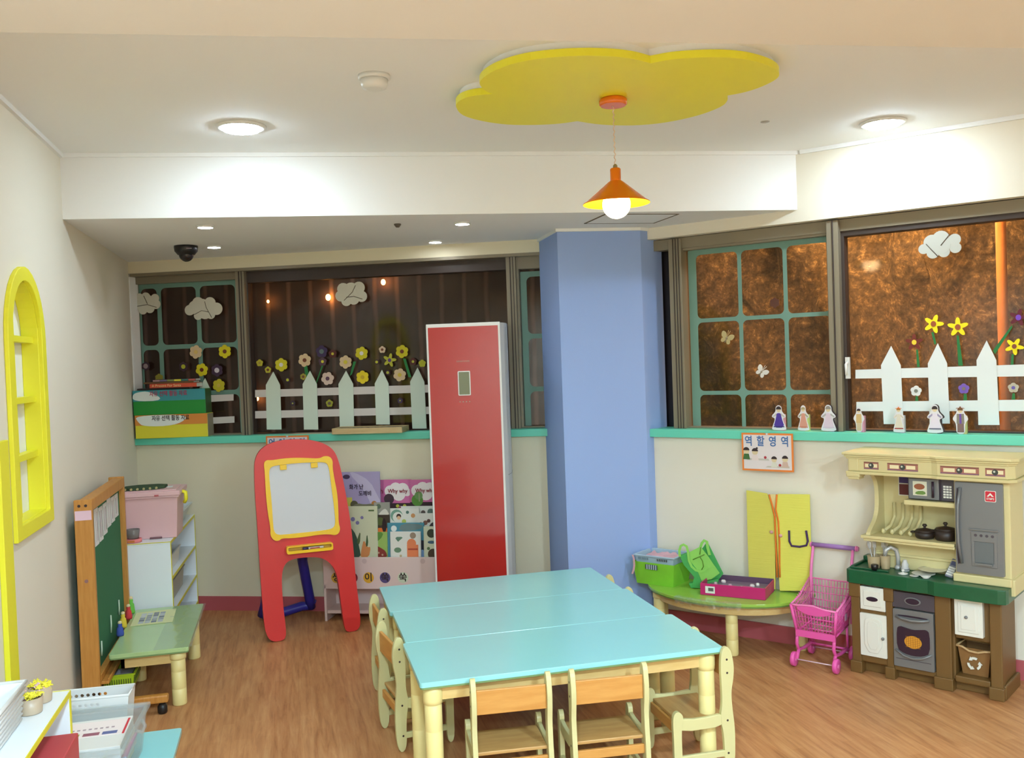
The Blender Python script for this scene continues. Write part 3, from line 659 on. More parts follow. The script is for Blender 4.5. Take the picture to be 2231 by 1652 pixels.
# ================================================================== SIGNS
m_sgo = mat('sign_orange', (232, 130, 50), .6); m_sgp = mat('sign_paper', (224, 214, 214), .6); m_sgb = mat('sign_blue', (66, 108, 164), .6); m_pin = mat('pin_white', (216, 200, 196), .4)
m_skin = mat('print_skin', (220, 200, 160), .6)
def sign(fr, d, corners, words, label, full=True):
    P = [fr.P(x, y, d) for x, y in corners]; u = sum(p[0] for p in P)/4; z = sum(p[1] for p in P)/4
    wd = (P[1][0]-P[0][0]+P[2][0]-P[3][0])/2; ht = (P[0][1]-P[3][1]+P[1][1]-P[2][1])/2
    t = thing('area_sign', label, 'sign', fr.W(u, d, z), fr.deg, 'area name signs below the windows')
    M().box(-wd/2, wd/2, -.003, 0, -ht/2, ht/2, m_sgo).build('orange_border', t)
    k = .035*wd; M().box(-wd/2+k, wd/2-k, -.004, -.003, -ht/2+k, ht/2-k, m_sgp).build('paper', t)
    for i, ch in enumerate(words):
        text(ch, ht*.29, m_sgb, t, (-wd*.36+wd*.235*i, -.0045, ht*.27), name='lettering', sx=.82, bold=.0012)
    M().lathe([(.009, 0), (.006, -.006), (.009, -.009)], m_pin, 14).build('push_pin', t).location = (0, -.004, ht/2)
    # printed children at a table
    def kid(x, z, s, hair, top):
        b = M(); b.prism(circ(x, z, .020*s, 14), -.0046, -.004, m_skin)
        b.prism([(x+.021*s*cos(R(a)), z+.004*s+.021*s*sin(R(a))) for a in range(0, 181, 20)], -.0052, -.004, hair)
        b.prism([(x-.016*s, z-.018*s), (x+.016*s, z-.018*s), (x+.024*s, z-.055*s), (x-.024*s, z-.055*s)], -.0048, -.004, top)
        b.build('printed_child', t)
    if full:
        kid(-wd*.41, ht*.02, .9, m_dark, fmat((70, 110, 60))); kid(-wd*.24, ht*.0, .9, m_dark, fmat((226, 210, 206)))
        kid(wd*.13, -ht*.19, .8, m_dark, fmat((216, 212, 196))); kid(wd*.34, -ht*.17, .85, m_dark, fmat((206, 176, 160)))
        b = M(); b.prism(circ(-wd*.04, -ht*.14, .008), -.005, -.004, fmat((180, 60, 70))); b.prism(circ(wd*.24, -ht*.33, .008), -.005, -.004, fmat((170, 60, 60)))
        b.prism([(-wd*.42, -ht*.17), (wd*.02, -ht*.17), (wd*.04, -ht*.22), (-wd*.4, -ht*.22)], -.0045, -.004, fmat((196, 190, 182)))
        b.prism([(wd*.0, -ht*.36), (wd*.42, -ht*.35), (wd*.42, -ht*.40), (-wd*.04, -ht*.40)], -.0045, -.004, fmat((196, 188, 176)))
        b.prism(circ(-wd*.20, ht*.10, .006), -.005, -.004, m_dark); b.build('printed_table', t)
sign(RW, -.052, [(1614, 944), (1726, 944), (1732, 1029), (1620, 1025)], '역할영역', 'orange bordered paper sign with four blue Korean letters and drawn children below the right window')
sign(BW, -.052, [(579, 951), (672, 948), (676, 1020), (583, 1024)], '언어영역', 'orange bordered paper sign half hidden behind the top of the red easel', False)

# ================================================================== PAPER DOLLS ON THE RIGHT LEDGE
m_out = mat('doll_border', (222, 220, 224), .6)
def doll(px, top, bot, wpx, dress, trim, hair, stand, label, kind='dress', hat=None, dark=False, extra=None):
    d = -.02 + .09; u, _ = RW.P(px, bot, d); z0 = LEDGE_Z
    hgt = (RW.P(px, top, d)[1]-RW.P(px, bot, d)[1]); wd = abs(RW.P(px+wpx/2, bot, d)[0]-RW.P(px-wpx/2, bot, d)[0])
    t = thing('paper_doll', label, 'paper doll', RW.W(u, .0, z0), RW.deg, 'paper dolls standing on the right ledge')
    h, w_ = hgt, wd/2
    if kind == 'dress': outl = [(-w_, .02*h), (w_, .02*h), (w_*.9, .16*h), (w_*.45, .48*h), (w_*.95, .52*h), (w_*.9, .60*h), (w_*.4, .74*h), (w_*.42, .92*h), (0, h), (-w_*.42, .92*h), (-w_*.4, .74*h), (-w_*.9, .60*h), (-w_*.95, .52*h), (-w_*.45, .48*h), (-w_*.9, .16*h)]
    else: outl = [(-w_*.55, 0), (w_*.55, 0), (w_*.55, .3*h), (w_*.7, .42*h), (w_, .50*h), (w_*.9, .60*h), (w_*.45, .74*h), (w_*.45, .92*h), (0, h), (-w_*.45, .92*h), (-w_*.45, .74*h), (-w_*.9, .60*h), (-w_, .50*h), (-w_*.7, .42*h), (-w_*.55, .3*h)]
    ol = smoothpoly(outl, 2)
    if dark: M().prism([(x*1.12+.004, z) for x, z in smoothpoly([(x, z*1.01) for x, z in outl], 2)], .0005, .003, m_dark).build('backing_card', t)
    b = M(); b.prism(ol, -.002, 0, m_out); b.build('card', t)
    hr, hz = w_*.30, .82*h
    b = M(); b.prism(circ(0, hz, hr, 14, hr*1.15), -.003, -.002, m_skin); b.build('face', t)
    b = M(); b.prism([(hr*1.15*cos(R(a)), hz+hr*.2+hr*1.2*sin(R(a))) for a in range(-10, 191, 20)], -.0036, -.002, hair); b.build('hair', t)
    if kind == 'dress':
        b = M(); b.prism(smoothpoly([(-w_*.78, .12*h), (w_*.78, .12*h), (w_*.34, .52*h), (w_*.3, .68*h), (-w_*.3, .68*h), (-w_*.34, .52*h)], 1), -.003, -.002, dress); b.build('dress', t)
        M().prism([(-w_*.74, .14*h), (w_*.74, .14*h), (w_*.70, .18*h), (-w_*.70, .18*h)], -.0036, -.003, trim).build('hem', t)
        b = M()
        for sg in (-1, 1): b.prism([(sg*w_*.3, .68*h), (sg*w_*.82, .56*h), (sg*w_*.7, .52*h), (sg*w_*.3, .6*h)], -.0032, -.002, extra or trim)
        b.build('sleeves', t)
    else:
        M().prism([(-w_*.5, .36*h), (w_*.5, .36*h), (w_*.45, .70*h), (-w_*.45, .70*h)], -.003, -.002, dress).build('jacket', t)
        M().prism([(-w_*.42, .06*h), (w_*.42, .06*h), (w_*.42, .36*h), (-w_*.42, .36*h)], -.003, -.002, trim).build('trousers', t)
        if extra: M().prism([(-w_*.12, .36*h), (w_*.14, .36*h), (w_*.12, .70*h), (-w_*.12, .70*h)], -.0036, -.003, extra).build('vest', t)
    if hat:
        b = M(); b.prism([(-hr*1.9, hz+hr*.9), (hr*1.9, hz+hr*.9), (hr*1.7, hz+hr*1.15), (hr*.5, hz+hr*1.2), (0, hz+hr*2.0), (-hr*.5, hz+hr*1.2), (-hr*1.7, hz+hr*1.15)], -.0042, -.002, hat); b.build('hat', t)
    # folded stand behind
    M().box(w_*.2, w_*.2+.02, .003, .035, 0, .62*h, stand).build('stand', t)
fl = fmat
doll(1707, 881, 937, 32, fl((78, 56, 150)), fl((60, 50, 110)), m_dark, fl((214, 160, 176)), 'paper doll in a purple long skirt, leftmost on the right ledge', extra=fl((190, 186, 180)))
doll(1760, 881, 938, 26, fl((214, 150, 130)), fl((200, 120, 100)), fl((176, 160, 120)), fl((206, 226, 140)), 'paper doll with long fair hair and a peach dress beside a yellow green stand', extra=fl((170, 166, 140)))
doll(1814, 880, 939, 34, fl((216, 196, 210)), fl((206, 186, 204)), fl((150, 140, 130)), fl((200, 190, 210)), 'paper doll in a pale pink gown with dark outline, third from the left', dark=True, extra=fl((180, 176, 172)))
doll(1880, 886, 942, 24, fl((206, 176, 120)), fl((206, 186, 150)), m_dark, fl((214, 150, 170)), 'paper doll boy in a tan jacket with a pink stand', kind='boy')
doll(1966, 884, 944, 26, fl((216, 206, 190)), fl((160, 60, 56)), fl((176, 120, 60)), fl((214, 206, 214)), 'paper doll with an orange hat and white dress with a red hem', hat=fl((214, 110, 40)), extra=fl((206, 196, 180)))
doll(2044, 880, 944, 36, fl((222, 212, 226)), fl((90, 90, 110)), m_dark, fl((40, 40, 60)), 'paper doll in a wide white gown with a thick black outline', dark=True, extra=fl((160, 150, 180)))
doll(2099, 884, 946, 34, fl((136, 128, 116)), fl((130, 100, 96)), fl((120, 84, 60)), fl((200, 196, 130)), 'paper doll with a brown hat, grey coat and purple vest, rightmost on the ledge', kind='boy', hat=fl((130, 84, 50)), extra=fl((110, 76, 160)))

# ================================================================== RED EASEL
ez = Fr(.108, 5.93, 6)
t = thing('toy_easel', 'red plastic children easel with a yellow framed whiteboard', 'easel', ez.W(0, 0, 0), ez.deg)
def E3(cx, cy): return ez.P(540+cx/3.177, 900+cy/3.177, 0)
body = [E3(*p) for p in ((48, 430), (50, 330), (85, 260), (150, 215), (250, 188), (380, 182), (480, 195), (560, 225), (610, 270), (640, 350), (660, 440), (690, 600), (715, 760), (735, 960), (745, 1130), (765, 1300), (778, 1440), (770, 1480), (745, 1505), (690, 1512), (668, 1495), (655, 1400), (635, 1250), (622, 1140), (600, 1080), (560, 1030), (500, 1000), (400, 1000), (300, 1015), (255, 1050), (236, 1110), (235, 1200), (245, 1350), (262, 1480), (262, 1550), (235, 1572), (170, 1580), (135, 1550), (112, 1480), (92, 1200), (78, 960), (62, 700), (52, 560))]
zmin = min(z for _, z in body); body = [(x, z-zmin) for x, z in body]
LEAN = .035
tb = Matrix.Rotation(R(-3.0), 4, 'X')
body = smoothpoly(body, 2)
b = M(); b.T = tb; b.prism(body, -.02, .035, m_red, smooth=False); b.build('easel_body', t, bevel=.014, seg=3)
def E4(cx, cy): p = E3(cx, cy); return (p[0], p[1]-zmin)
fo = smoothpoly([E4(*p) for p in ((112, 350), (130, 328), (170, 330), (240, 318), (330, 312), (420, 314), (500, 318), (530, 300), (570, 302), (592, 330), (590, 380), (600, 450), (622, 560), (628, 680), (628, 760), (640, 800), (630, 835), (600, 848), (570, 840), (500, 842), (400, 858), (300, 868), (235, 868), (215, 886), (180, 884), (155, 850), (158, 800), (140, 700), (125, 560), (120, 420))], 2)
fi = smoothpoly([E4(*p) for p in ((148, 400), (165, 375), (200, 366), (330, 350), (450, 345), (530, 342), (556, 356), (568, 400), (582, 520), (600, 660), (608, 770), (590, 800), (540, 812), (400, 828), (260, 842), (205, 846), (180, 820), (175, 760), (165, 600), (152, 480))], 2)
b = M(); b.T = tb; b.prism(fo, -.036, -.018, m_wy, holes=[fi]); fr_ = b.build('board_frame', t, bevel=.004)
b = M(); b.T = tb; b.prism([(x, z) for x, z in fi], -.026, -.018, m_wb); b.build('whiteboard', t)
b = M(); b.T = tb
for c in ((225, 360, 270, 398), (440, 345, 485, 383)):
    p, q = E4(c[0], c[3]), E4(c[2], c[1]); b = M(); b.T = tb; b.box(p[0], q[0], -.042, -.026, p[1], q[1], m_wy); b.build('paper_clip', t, bevel=.002)
b = M(); b.T = tb; p, q = E4(265, 975), E4(582, 890); zt0, zt1 = p[1], q[1]-.004
x0, x1 = p[0], q[0]
b.prism(rr(x0, x1, zt0, zt1+.004, .012), -.075, -.019, m_wy, holes=[rr(x0+.010, x1-.010, zt0+.018, zt1-.004, .008)]); b.build('pen_tray', t, bevel=.004)
b = M(); b.T = tb; b.prism(rr(x0+.008, x1-.008, zt0+.012, zt1, .008), -.036, -.019, mat('easel_yellow_inner', (214, 168, 30), .4)); b.build('tray_back', t)
# blue rear legs: U shaped frame
def zf(px, py): q = onz(px, py, 0); r = q-ez.W(0, 0, 0); return r.dot(ez.u), r.dot(ez.n)
a = zf(572, 1352); c = zf(684, 1335)
b = M(); b.tube([(a[0], a[1], .03), (a[0]+.02, a[1]-.02, .10), (a[0]+.07, a[1]*.55, .5), (a[0]+.09, a[1]*.25, .70)], .035, m_blue, 10)
b.tube([(c[0]-.02, c[1], .04), (c[0]-.03, c[1]-.03, .12), (c[0]-.09, c[1]*.6, .42), (c[0]-.10, c[1]*.25, .70)], .034, m_blue, 10)
b.tube([(a[0], a[1], .034), (a[0]+.15, a[1], .04), (c[0]-.08, c[1], .055), (c[0]-.02, c[1], .05), (c[0]-.012, c[1]-.01, .09)], .032, m_blue, 10)
b.build('rear_leg_frame', t)
# marker lying in the tray
mk = ez.W((x0+x1)/2+.03, -.062+zt0*math.sin(R(3)), zt0+.028)
t = thing('marker', 'red and white marker lying in the yellow tray of the easel', 'marker', mk, ez.deg+4)
M().tube([(-.04, 0, 0), (.055, 0, 0)], .007, m_pw, 10).build('barrel', t); M().tube([(-.075, 0, 0), (-.04, 0, 0)], .0075, mat('cap_navy', (50, 40, 90), .4), 10).build('cap', t)
M().box(-.03, .03, -.0078, -.005, -.003, .003, mat('marker_red', (180, 50, 50), .4)).build('printed_stripe', t)

# ================================================================== BOOK RACK
rk = Fr(*BW.W(0, -.25, 0)[:2], BW.deg)
m_rk = mat('rack_pink', (222, 198, 192), .45)
rx0 = rk.P(704, 1250)[0]; rx1 = rk.P(953, 1250)[0]; RWD = rx1-rx0
t = thing('book_rack', 'pale pink book display rack with letter discs behind the red easel', 'book rack', rk.W(rx0, 0, 0), rk.deg)
ztop = rk.P(800, 1215)[1]; zbot = rk.P(800, 1284)[1]
b = M(); b.box(0, RWD, 0, .016, zbot, ztop, m_rk); b.build('front_panel', t, bevel=.003)
for x, n_ in ((0, 'side_panel'), (RWD-.016, 'side_panel')):
    b = M(); b.prismx([(.0, 0), (.20, 0), (.20, ztop+.28), (.16, ztop+.28), (.0, zbot+.03)], x, x+.016, m_rk); b.build(n_, t, bevel=.002)
M().box(.016, RWD-.016, .01, .20, .05, .072, m_rk).build('bottom_shelf', t, bevel=.002)
M().box(.016, RWD-.016, .02, .19, zbot+.02, zbot+.034, m_rk).build('book_shelf', t)
M().box(.016, RWD-.016, .185, .20, .07, ztop+.22, m_rk).build('back_panel', t)
M().box(.016, RWD-.016, .11, .116, zbot+.03, ztop+.16, m_rk).build('divider', t)
for px, ch, cc in ((733, '생', (214, 170, 66)), (768, '각', (140, 40, 50)), (803, '이', (224, 170, 50)), (839, '쑥', (92, 78, 128)), (878, '쑥', (206, 216, 190))):
    u_, z_ = rk.P(px, 1259); s_ = M().prism(circ(0, 0, .036, 24), -.0015, 0, fmat(cc)).build('letter_disc', t, loc=(u_-rx0, 0, z_))
    text(ch, .062, m_dark, s_, (0, -.002, 0), name='lettering', bold=.0012)
for px, s_ in ((794, 1), (921, 1)):
    u_, z_ = rk.P(px, 1223); M().lathe([(.016, 0), (.017, .0015)], mat('screw_cap', (206, 180, 176), .4), 18).build('screw_cover', t, loc=(u_-rx0, -.0001, z_)).rotation_euler.x = R(90)
def book(pxs, d, lean, cm, label, art=(), words=(), thick=.012, name='picture_book'):
    """book standing in the rack: pixel box on the plane at depth d"""
    x0, y0, x1, y1 = pxs; p = rk.P(x0, y1, d); q = rk.P(x1, y0, d); w_ = q[0]-p[0]; h_ = q[1]-max(p[1], 0)
    t = thing(name, label, 'book', rk.W(p[0], d, p[1]), rk.deg, 'picture books in the pink rack'); t.rotation_euler.x = R(-lean)
    M().box(.002, w_-.002, .0025, thick-.0025, .002, h_-.002, m_paper).build('pages', t)
    b = M(); b.box(0, w_, 0, .002, 0, h_, cm); b.box(0, w_, thick-.002, thick, 0, h_, cm); b.box(0, .002, 0, thick, 0, h_, cm); cv = b.build('cover', t)
    if art:
        b = M(); k = 0
        for kind, c, g in art:
            y = -.0006-.0002*k; k += 1
            if kind == 'r': b.box(g[0]*w_, g[2]*w_, y, 0, g[1]*h_, g[3]*h_, fmat(c))
            elif kind == 'c': b.prism(circ(g[0]*w_, g[1]*h_, g[2]*w_, 16, g[2]*w_*(g[3] if len(g) > 3 else 1)), y, 0, fmat(c))
            else: b.prism(smoothpoly([(x*w_, z*h_) for x, z in g], 1), y, 0, fmat(c))
        b.build('cover_picture', t)
    for wtxt, x, z, s_, c in words: text(wtxt, s_*h_, fmat(c), t, (x*w_, -.0045, z*h_), name='title_lettering', sx=.9, bold=.0006)
    return t
PUR = mat('cover_lilac', (164, 154, 190), .35); PKB = mat('cover_pink', (200, 106, 158), .35); WHB = mat('cover_white', (222, 222, 214), .35)
book((744, 1028, 826, 1108), .10, 2, PUR, 'lilac picture book with a Korean title, tallest at the back left of the rack',
     [('p', (188, 180, 206), ((.35, 1), (.75, .75), (.95, .3), (1, .2), (1, .0), (.8, .0), (.6, .5), (.2, .98))), ('r', (206, 200, 90), (.08, 0, .28, .3)), ('c', (90, 84, 60), (.33, .1, .1)), ('c', (180, 120, 60), (.84, .12, .07)), ('p', (120, 116, 90), ((.2, 0), (.9, 0), (.8, .13), (.6, .1), (.4, .14))), ('c', (70, 56, 84), (.15, .87, .09, .6))],
     [('화가 난', .4, .58, .15, (50, 34, 50)), ('도깨비', .62, .4, .15, (50, 34, 50))])
for (xs, dd, lab) in (((826, 1046, 838, 1108), .155, 'pink question book mostly hidden behind the lilac book'), ((836, 1045, 895, 1108), .15, 'pink cloud title book with a dark animal in the middle of the rack top row'), ((894, 1045, 955, 1105), .14, 'pink cloud title book with a green tree beside the air conditioner')):
    g = lab.startswith('pink cloud title book with a green')
    art = [('c', (232, 224, 222), (.25, .6, .2)), ('c', (232, 224, 222), (.45, .68, .22)), ('c', (232, 224, 222), (.7, .66, .22)), ('c', (232, 224, 222), (.55, .5, .24)), ('c', (232, 224, 222), (.85, .56, .14)), ('r', (60, 40, 46), (0, 0, 1, .18))]
    art += [('c', (90, 140, 60), (.25, .25, .2)), ('c', (110, 150, 90), (.3, .42, .14)), ('r', (150, 160, 120), (.3, .2, .34, .5))] if g else [('c', (72, 52, 62), (.2, .33, .18)), ('c', (190, 190, 70), (.5, .08, .06)), ('c', (190, 190, 70), (.75, .08, .06))]
    book(xs, dd, 1, PKB, lab, art if xs[0] > 830 else [], [('Why why', .52, .6, .2, (140, 40, 50))] if xs[0] > 830 else [('h', .5, .6, .25, (140, 40, 50))])
book((757, 1104, 819, 1216), .045, 4, mat('cover_palegreen', (204, 208, 176), .35), 'pale green picture book with plants and a fox at the front left of the rack',
     [('p', (60, 86, 70), ((.0, 0), (.45, 0), (.4, .2), (.3, .45), (.12, .6), (0, .55))), ('c', (120, 116, 160), (.2, .75, .07)), ('c', (120, 116, 160), (.35, .68, .06)), ('c', (130, 120, 160), (.5, .78, .05)), ('p', (206, 136, 80), ((.42, 0), (.7, 0), (.78, .22), (.66, .2), (.55, .36), (.48, .2))), ('p', (70, 96, 60), ((.6, .2), (.66, .5), (.7, .25))), ('r', (90, 110, 70), (.72, .9, .9, .93)), ('p', (86, 100, 60), ((.3, .3), (.45, .55), (.42, .25)))])
book((815, 1122, 848, 1163), .078, 3, mat('cover_nightgreen', (60, 50, 40), .35), 'dark picture book with an orange stripe between the pale green and white books',
     [('r', (230, 120, 50), (.0, 0, 1, .3)), ('c', (86, 96, 50), (.4, .65, .25)), ('p', (50, 34, 34), ((.5, .1), (.8, .1), (.75, .8), (.55, .8)))])
book((815, 1095, 848, 1124), .085, 3, mat('cover_greyforest', (150, 150, 140), .35), 'grey forest picture book peeping out above the dark book', [('p', (214, 212, 200), ((.2, 0), (1, 0), (.8, .5), (.6, .5))), ('c', (96, 110, 90), (.3, .7, .15))])
book((813, 1160, 852, 1216), .055, 4, mat('cover_lime', (150, 184, 96), .35), 'lime green picture book with dark red shapes at the bottom of the rack',
     [('p', (140, 56, 46), ((0, 0), (.75, 0), (.7, .25), (.4, .4), (.1, .5), (0, .5))), ('p', (96, 140, 60), ((0, .6), (.4, .7), (.6, 1), (0, 1))), ('c', (200, 160, 130), (.3, .2, .05)), ('c', (200, 160, 130), (.5, .12, .05))])
book((848, 1108, 912, 1165), .090, 3, WHB, 'white picture book with a child in a round green frame',
     [('c', (120, 160, 140), (.26, .72, .2)), ('c', (226, 226, 216), (.3, .66, .17)), ('c', (70, 50, 44), (.33, .7, .08)), ('c', (220, 180, 140), (.33, .64, .06)), ('c', (206, 150, 100), (.8, .72, .07)), ('p', (70, 110, 150), ((0, .2), (.3, .3), (.0, .45))), ('c', (180, 190, 90), (.5, .5, .07)), ('c', (90, 120, 110), (.62, .85, .05))])
book((870, 1103, 950, 1150), .120, 2, WHB, 'white picture book behind with small animal drawings along its top', [('c', (110, 110, 110), (.4, .75, .05)), ('c', (100, 120, 110), (.85, .72, .09)), ('c', (96, 84, 80), (.65, .7, .06)), ('r', (150, 60, 90), (0, .92, .06, 1))])
book((908, 1119, 955, 1170), .075, 3, WHB, 'white picture book with brown animals near the air conditioner', [('c', (80, 70, 70), (.85, .35, .3)), ('c', (150, 90, 70), (.2, .55, .08)), ('c', (130, 90, 80), (.4, .6, .1)), ('c', (90, 60, 60), (.55, .68, .08))])
book((845, 1140, 922, 1216), .050, 4, mat('cover_blue', (70, 140, 160), .35), 'blue animal picture book behind the white dinosaur book',
     [('p', (110, 130, 130), ((.3, .75), (.9, .8), (1, .95), (.4, 1))), ('c', (226, 230, 226), (.18, .84, .08)), ('r', (50, 50, 60), (.85, .2, 1, .5)), ('p', (130, 160, 200), ((.8, 0), (1, 0), (1, .25), (.85, .2)))])
book((851, 1159, 915, 1216), .028, 4, WHB, 'white picture book with a green dinosaur and orange box, front centre of the rack',
     [('p', (96, 130, 110), ((.14, .8), (.45, .8), (.3, .66), (.26, .6))), ('c', (110, 140, 110), (.24, .3, .12, .7)), ('r', (226, 130, 84), (.55, .04, .92, .5)), ('c', (226, 130, 84), (.7, .55, .15)), ('r', (170, 70, 50), (.58, .3, .9, .36)), ('c', (150, 130, 110), (.75, .85, .1)), ('c', (190, 170, 130), (.34, .08, .04))])
book((924, 1148, 955, 1216), .034, 4, mat('cover_cream', (208, 212, 184), .35), 'cream picture book with dark leaf shapes beside the air conditioner',
     [('c', (60, 66, 50), (.5, .78, .28)), ('c', (70, 100, 120), (.5, .5, .25, .4)), ('c', (80, 60, 44), (.6, .12, .35)), ('c', (96, 120, 80), (.3, .3, .1))])

# ================================================================== AIR CONDITIONER
ac = Fr(.868, 5.70, -19)
t = thing('air_conditioner', 'tall red fronted standing air conditioner in front of the book rack', 'air conditioner', ac.W(0, 0, 0), ac.deg)
AW, AH = .458, 1.945; m_acw = mat('ac_white', (206, 206, 204), .4)
def ac_red():
    m = bpy.data.materials.new('ac_red'); m.use_nodes = True; nt = m.node_tree; b = nt.nodes['Principled BSDF']; b.inputs['Base Color'].default_value = col((180, 40, 36))
    b.inputs['Roughness'].default_value = .22; b.inputs['Coat Weight'].default_value = .4; b.inputs['Coat Roughness'].default_value = .06; return m
b = M(); b.slab([(0, 0), (AW, 0), (AW+.02, .05), (AW+.03, .14), (AW+.02, .30), (AW-.04, .34), (.04, .34), (-.02, .30), (-.015, .05)], 0, AH-.004, m_acw); b.build('housing', t, bevel=.004)
M().box(-.003, AW+.003, -.012, 0, .01, AH, m_pw).build('front_rim', t, bevel=.003)
M().box(.010, AW-.010, -.016, -.011, .03, AH-.022, ac_red()).build('front_panel', t)
u0, z0 = ac.P(1000, 862); u1, z1 = ac.P(1025, 808)
b = M(); b.prism(rr(u0, u1, z0, z1, .006), -.021, -.015, m_pw); b.build('display_rim', t)
b = M(); b.prism(rr(u0+.006, u1-.006, z0+.006, z1-.006, .003), -.022, -.02, mat('display_grey', (120, 122, 92), .3)); b.build('display', t)
text('air conditioner'[:0] or 'ɯɯmmm', .017, mat('silver_print', (170, 140, 120), .4), t, (u0+.035, -.0165, z1+.062), name='printed_name', sx=1.2)
b = M()
for k in range(4): b.box(u0+.004+k*.02, u0+.012+k*.02, -.0168, -.016, z0-.042, z0-.036, mat('silver_print', (170, 140, 120), .4))
b.build('button_marks', t)
b = M(); b.box(AW+.0, AW+.0264, .10, .102, 1.05, AH-.03, mat('seam_grey', (120, 120, 118), .5)); b.build('side_seam', t)
b = M(); b.slab([(AW, .01), (AW+.0208, .05), (AW+.0308, .14), (AW+.0208, .30), (AW, .30)], .985, .988, mat('seam_grey', (120, 120, 118), .5)); b.build('handle_seam', t)

# ================================================================== CENTRAL TABLES AND CHAIRS
m_gap = mat('leg_ring_shadow', (206, 180, 108), .5)
def leg_mesh(h, r=.034):
    b = M(); b.lathe([(r*.96, 0), (r, .006), (r, h*.30), (r*.985, h*.302), (r*.985, h*.306), (r, h*.312), (r, h*.62), (r*.985, h*.622), (r*.985, h*.626), (r, h*.632), (r, h*.835), (r*.96, h*.838), (r*.96, h*.846), (r*1.09, h*.85), (r*1.12, h*.88), (r*1.12, h*.955), (r*.9, h)], m_legy, 28); return b
def table(x0, x1, y0, y1, h, label, mtop, name='low_table', group=None, cat='table', legr=.034, inset=.055, th=.02, mapr=m_apron, aph=.06):
    t = thing(name, label, cat, ((x0+x1)/2, (y0+y1)/2, 0), 0, group); a, c = (x1-x0)/2, (y1-y0)/2
    M().slab(rr(-a, a, -c, c, .012, 3), h-th, h, mtop).build('tabletop', t, bevel=.004)
    M().slab(rr(-a+.002, a-.002, -c+.002, c-.002, .012, 3), h-th-.007, h-th, mat('edge_green', (120, 150, 96), .5)).build('edge_band', t)
    b = M(); k = inset-.012; z1 = h-th-.007; z0 = z1-aph
    b.box(-a+k, a-k, -c+k, -c+k+.018, z0, z1, mapr); b.box(-a+k, a-k, c-k-.018, c-k, z0, z1, mapr); b.box(-a+k, -a+k+.018, -c+k, c-k, z0, z1, mapr); b.box(a-k-.018, a-k, -c+k, c-k, z0, z1, mapr)
    b.build('apron', t)
    for sx in (-1, 1):
        for sy in (-1, 1):
            l = leg_mesh(h-th-.007, legr).build('leg', t); l.location = (sx*(a-inset), sy*(c-inset), 0)
    return t
G = 'aqua tables pushed together'
table(.446, 1.700, 3.437, 3.957, .50, 'nearest of the three aqua topped tables pushed together, with two chairs at its front edge', m_aqua, 'classroom_table', G)
table(.459, 1.674, 3.960, 4.470, .50, 'middle one of the three aqua topped tables pushed together', m_aqua, 'classroom_table', G)
table(.447, 1.655, 4.473, 4.995, .50, 'farthest of the three aqua topped tables pushed together', m_aqua, 'classroom_table', G)
m_slat = wood('chair_slat', (214, 158, 84), (198, 138, 66), stretch=(14, 2, 2)); m_seat = wood('chair_seat', (200, 160, 100), (182, 138, 80), stretch=(14, 2, 2))
def make_chair(label, W=.312):
    t = thing('child_chair', label, 'chair', (0, 0, 0), 0, 'children chairs around the aqua tables')
    for sx in (-1, 1):
        x = sx*(W/2-.010)
        up = smoothpoly([(-.004, 0), (.040, 0), (.040, .14), (.056, .215), (.044, .275), (.046, .36), (.048, .44), (.038, .506), (.004, .506), (-.012, .44), (-.010, .38), (.004, .32), (.000, .25), (-.010, .16)], 2)
        b = M(); b.prismx(up, x-.010, x+.010, m_beige); b.build('side_upright', t, bevel=.006)
        fl_ = smoothpoly([(.226, 0), (.262, 0), (.262, .14), (.264, .235), (.256, .262), (.236, .268), (.216, .245), (.226, .20), (.228, .15)], 2)
        b = M(); b.prismx(fl_, x-.010, x+.010, m_beige); b.build('leg', t, bevel=.005)
        b = M(); b.prismx(smoothpoly([(.03, .180), (.235, .180), (.240, .215), (.235, .236), (.15, .226), (.03, .236)], 1), x-.0085, x+.0085, m_beige); b.build('seat_rail', t, bevel=.005)
        b = M(); b.box(x-.008, x+.008, .03, .24, .055, .082, m_beige); b.build('stretcher', t, bevel=.004)
        for (y, z) in ((.020, .455), (.020, .400), (.024, .205), (.024, .07)): b = M(); b.T = Matrix.Translation((x+sx*.0102, y, z)) @ Matrix.Rotation(R(90), 4, 'Y'); b.lathe([(.0045, -.0005), (.0045, .0008)], m_dark, 12); b.build('screw', t)
    b = M(); b.box(-W/2+.020, W/2-.020, .006, .020, .368, .462, m_slat); b.build('backrest', t, bevel=.003)
    b = M(); b.box(-W/2+.020, W/2-.020, .022, .230, .205, .219, m_seat); b.build('seat', t, bevel=.003)
    b = M(); b.box(-W/2+.020, W/2-.020, .010, .024, .150, .186, m_slat); b.build('back_rail', t, bevel=.002)
    b = M(); b.box(-W/2+.020, W/2-.020, .230, .242, .160, .204, m_slat); b.build('front_rail', t, bevel=.002)
    return t
ch = make_chair('wooden child chair with its back to the viewer, left one at the front table edge'); ch.location = (.786, 3.375, 0); ch.rotation_euler.z = R(-4)
dup(ch, (1.172, 3.35, 0), -4, 'wooden child chair with its back to the viewer, right one at the front table edge')
dup(ch, (.392, 4.17, 0), -81, 'wooden child chair on the left side of the tables, nearer of the two')
dup(ch, (.392, 4.68, 0), -87, 'wooden child chair on the left side of the tables, farther of the two')
dup(ch, (1.722, 3.57, 0), 90, 'wooden child chair on the right side of the tables, nearer of the two')
dup(ch, (1.706, 4.62, 0), 90, 'wooden child chair on the right side of the tables, farther one showing only its tips')

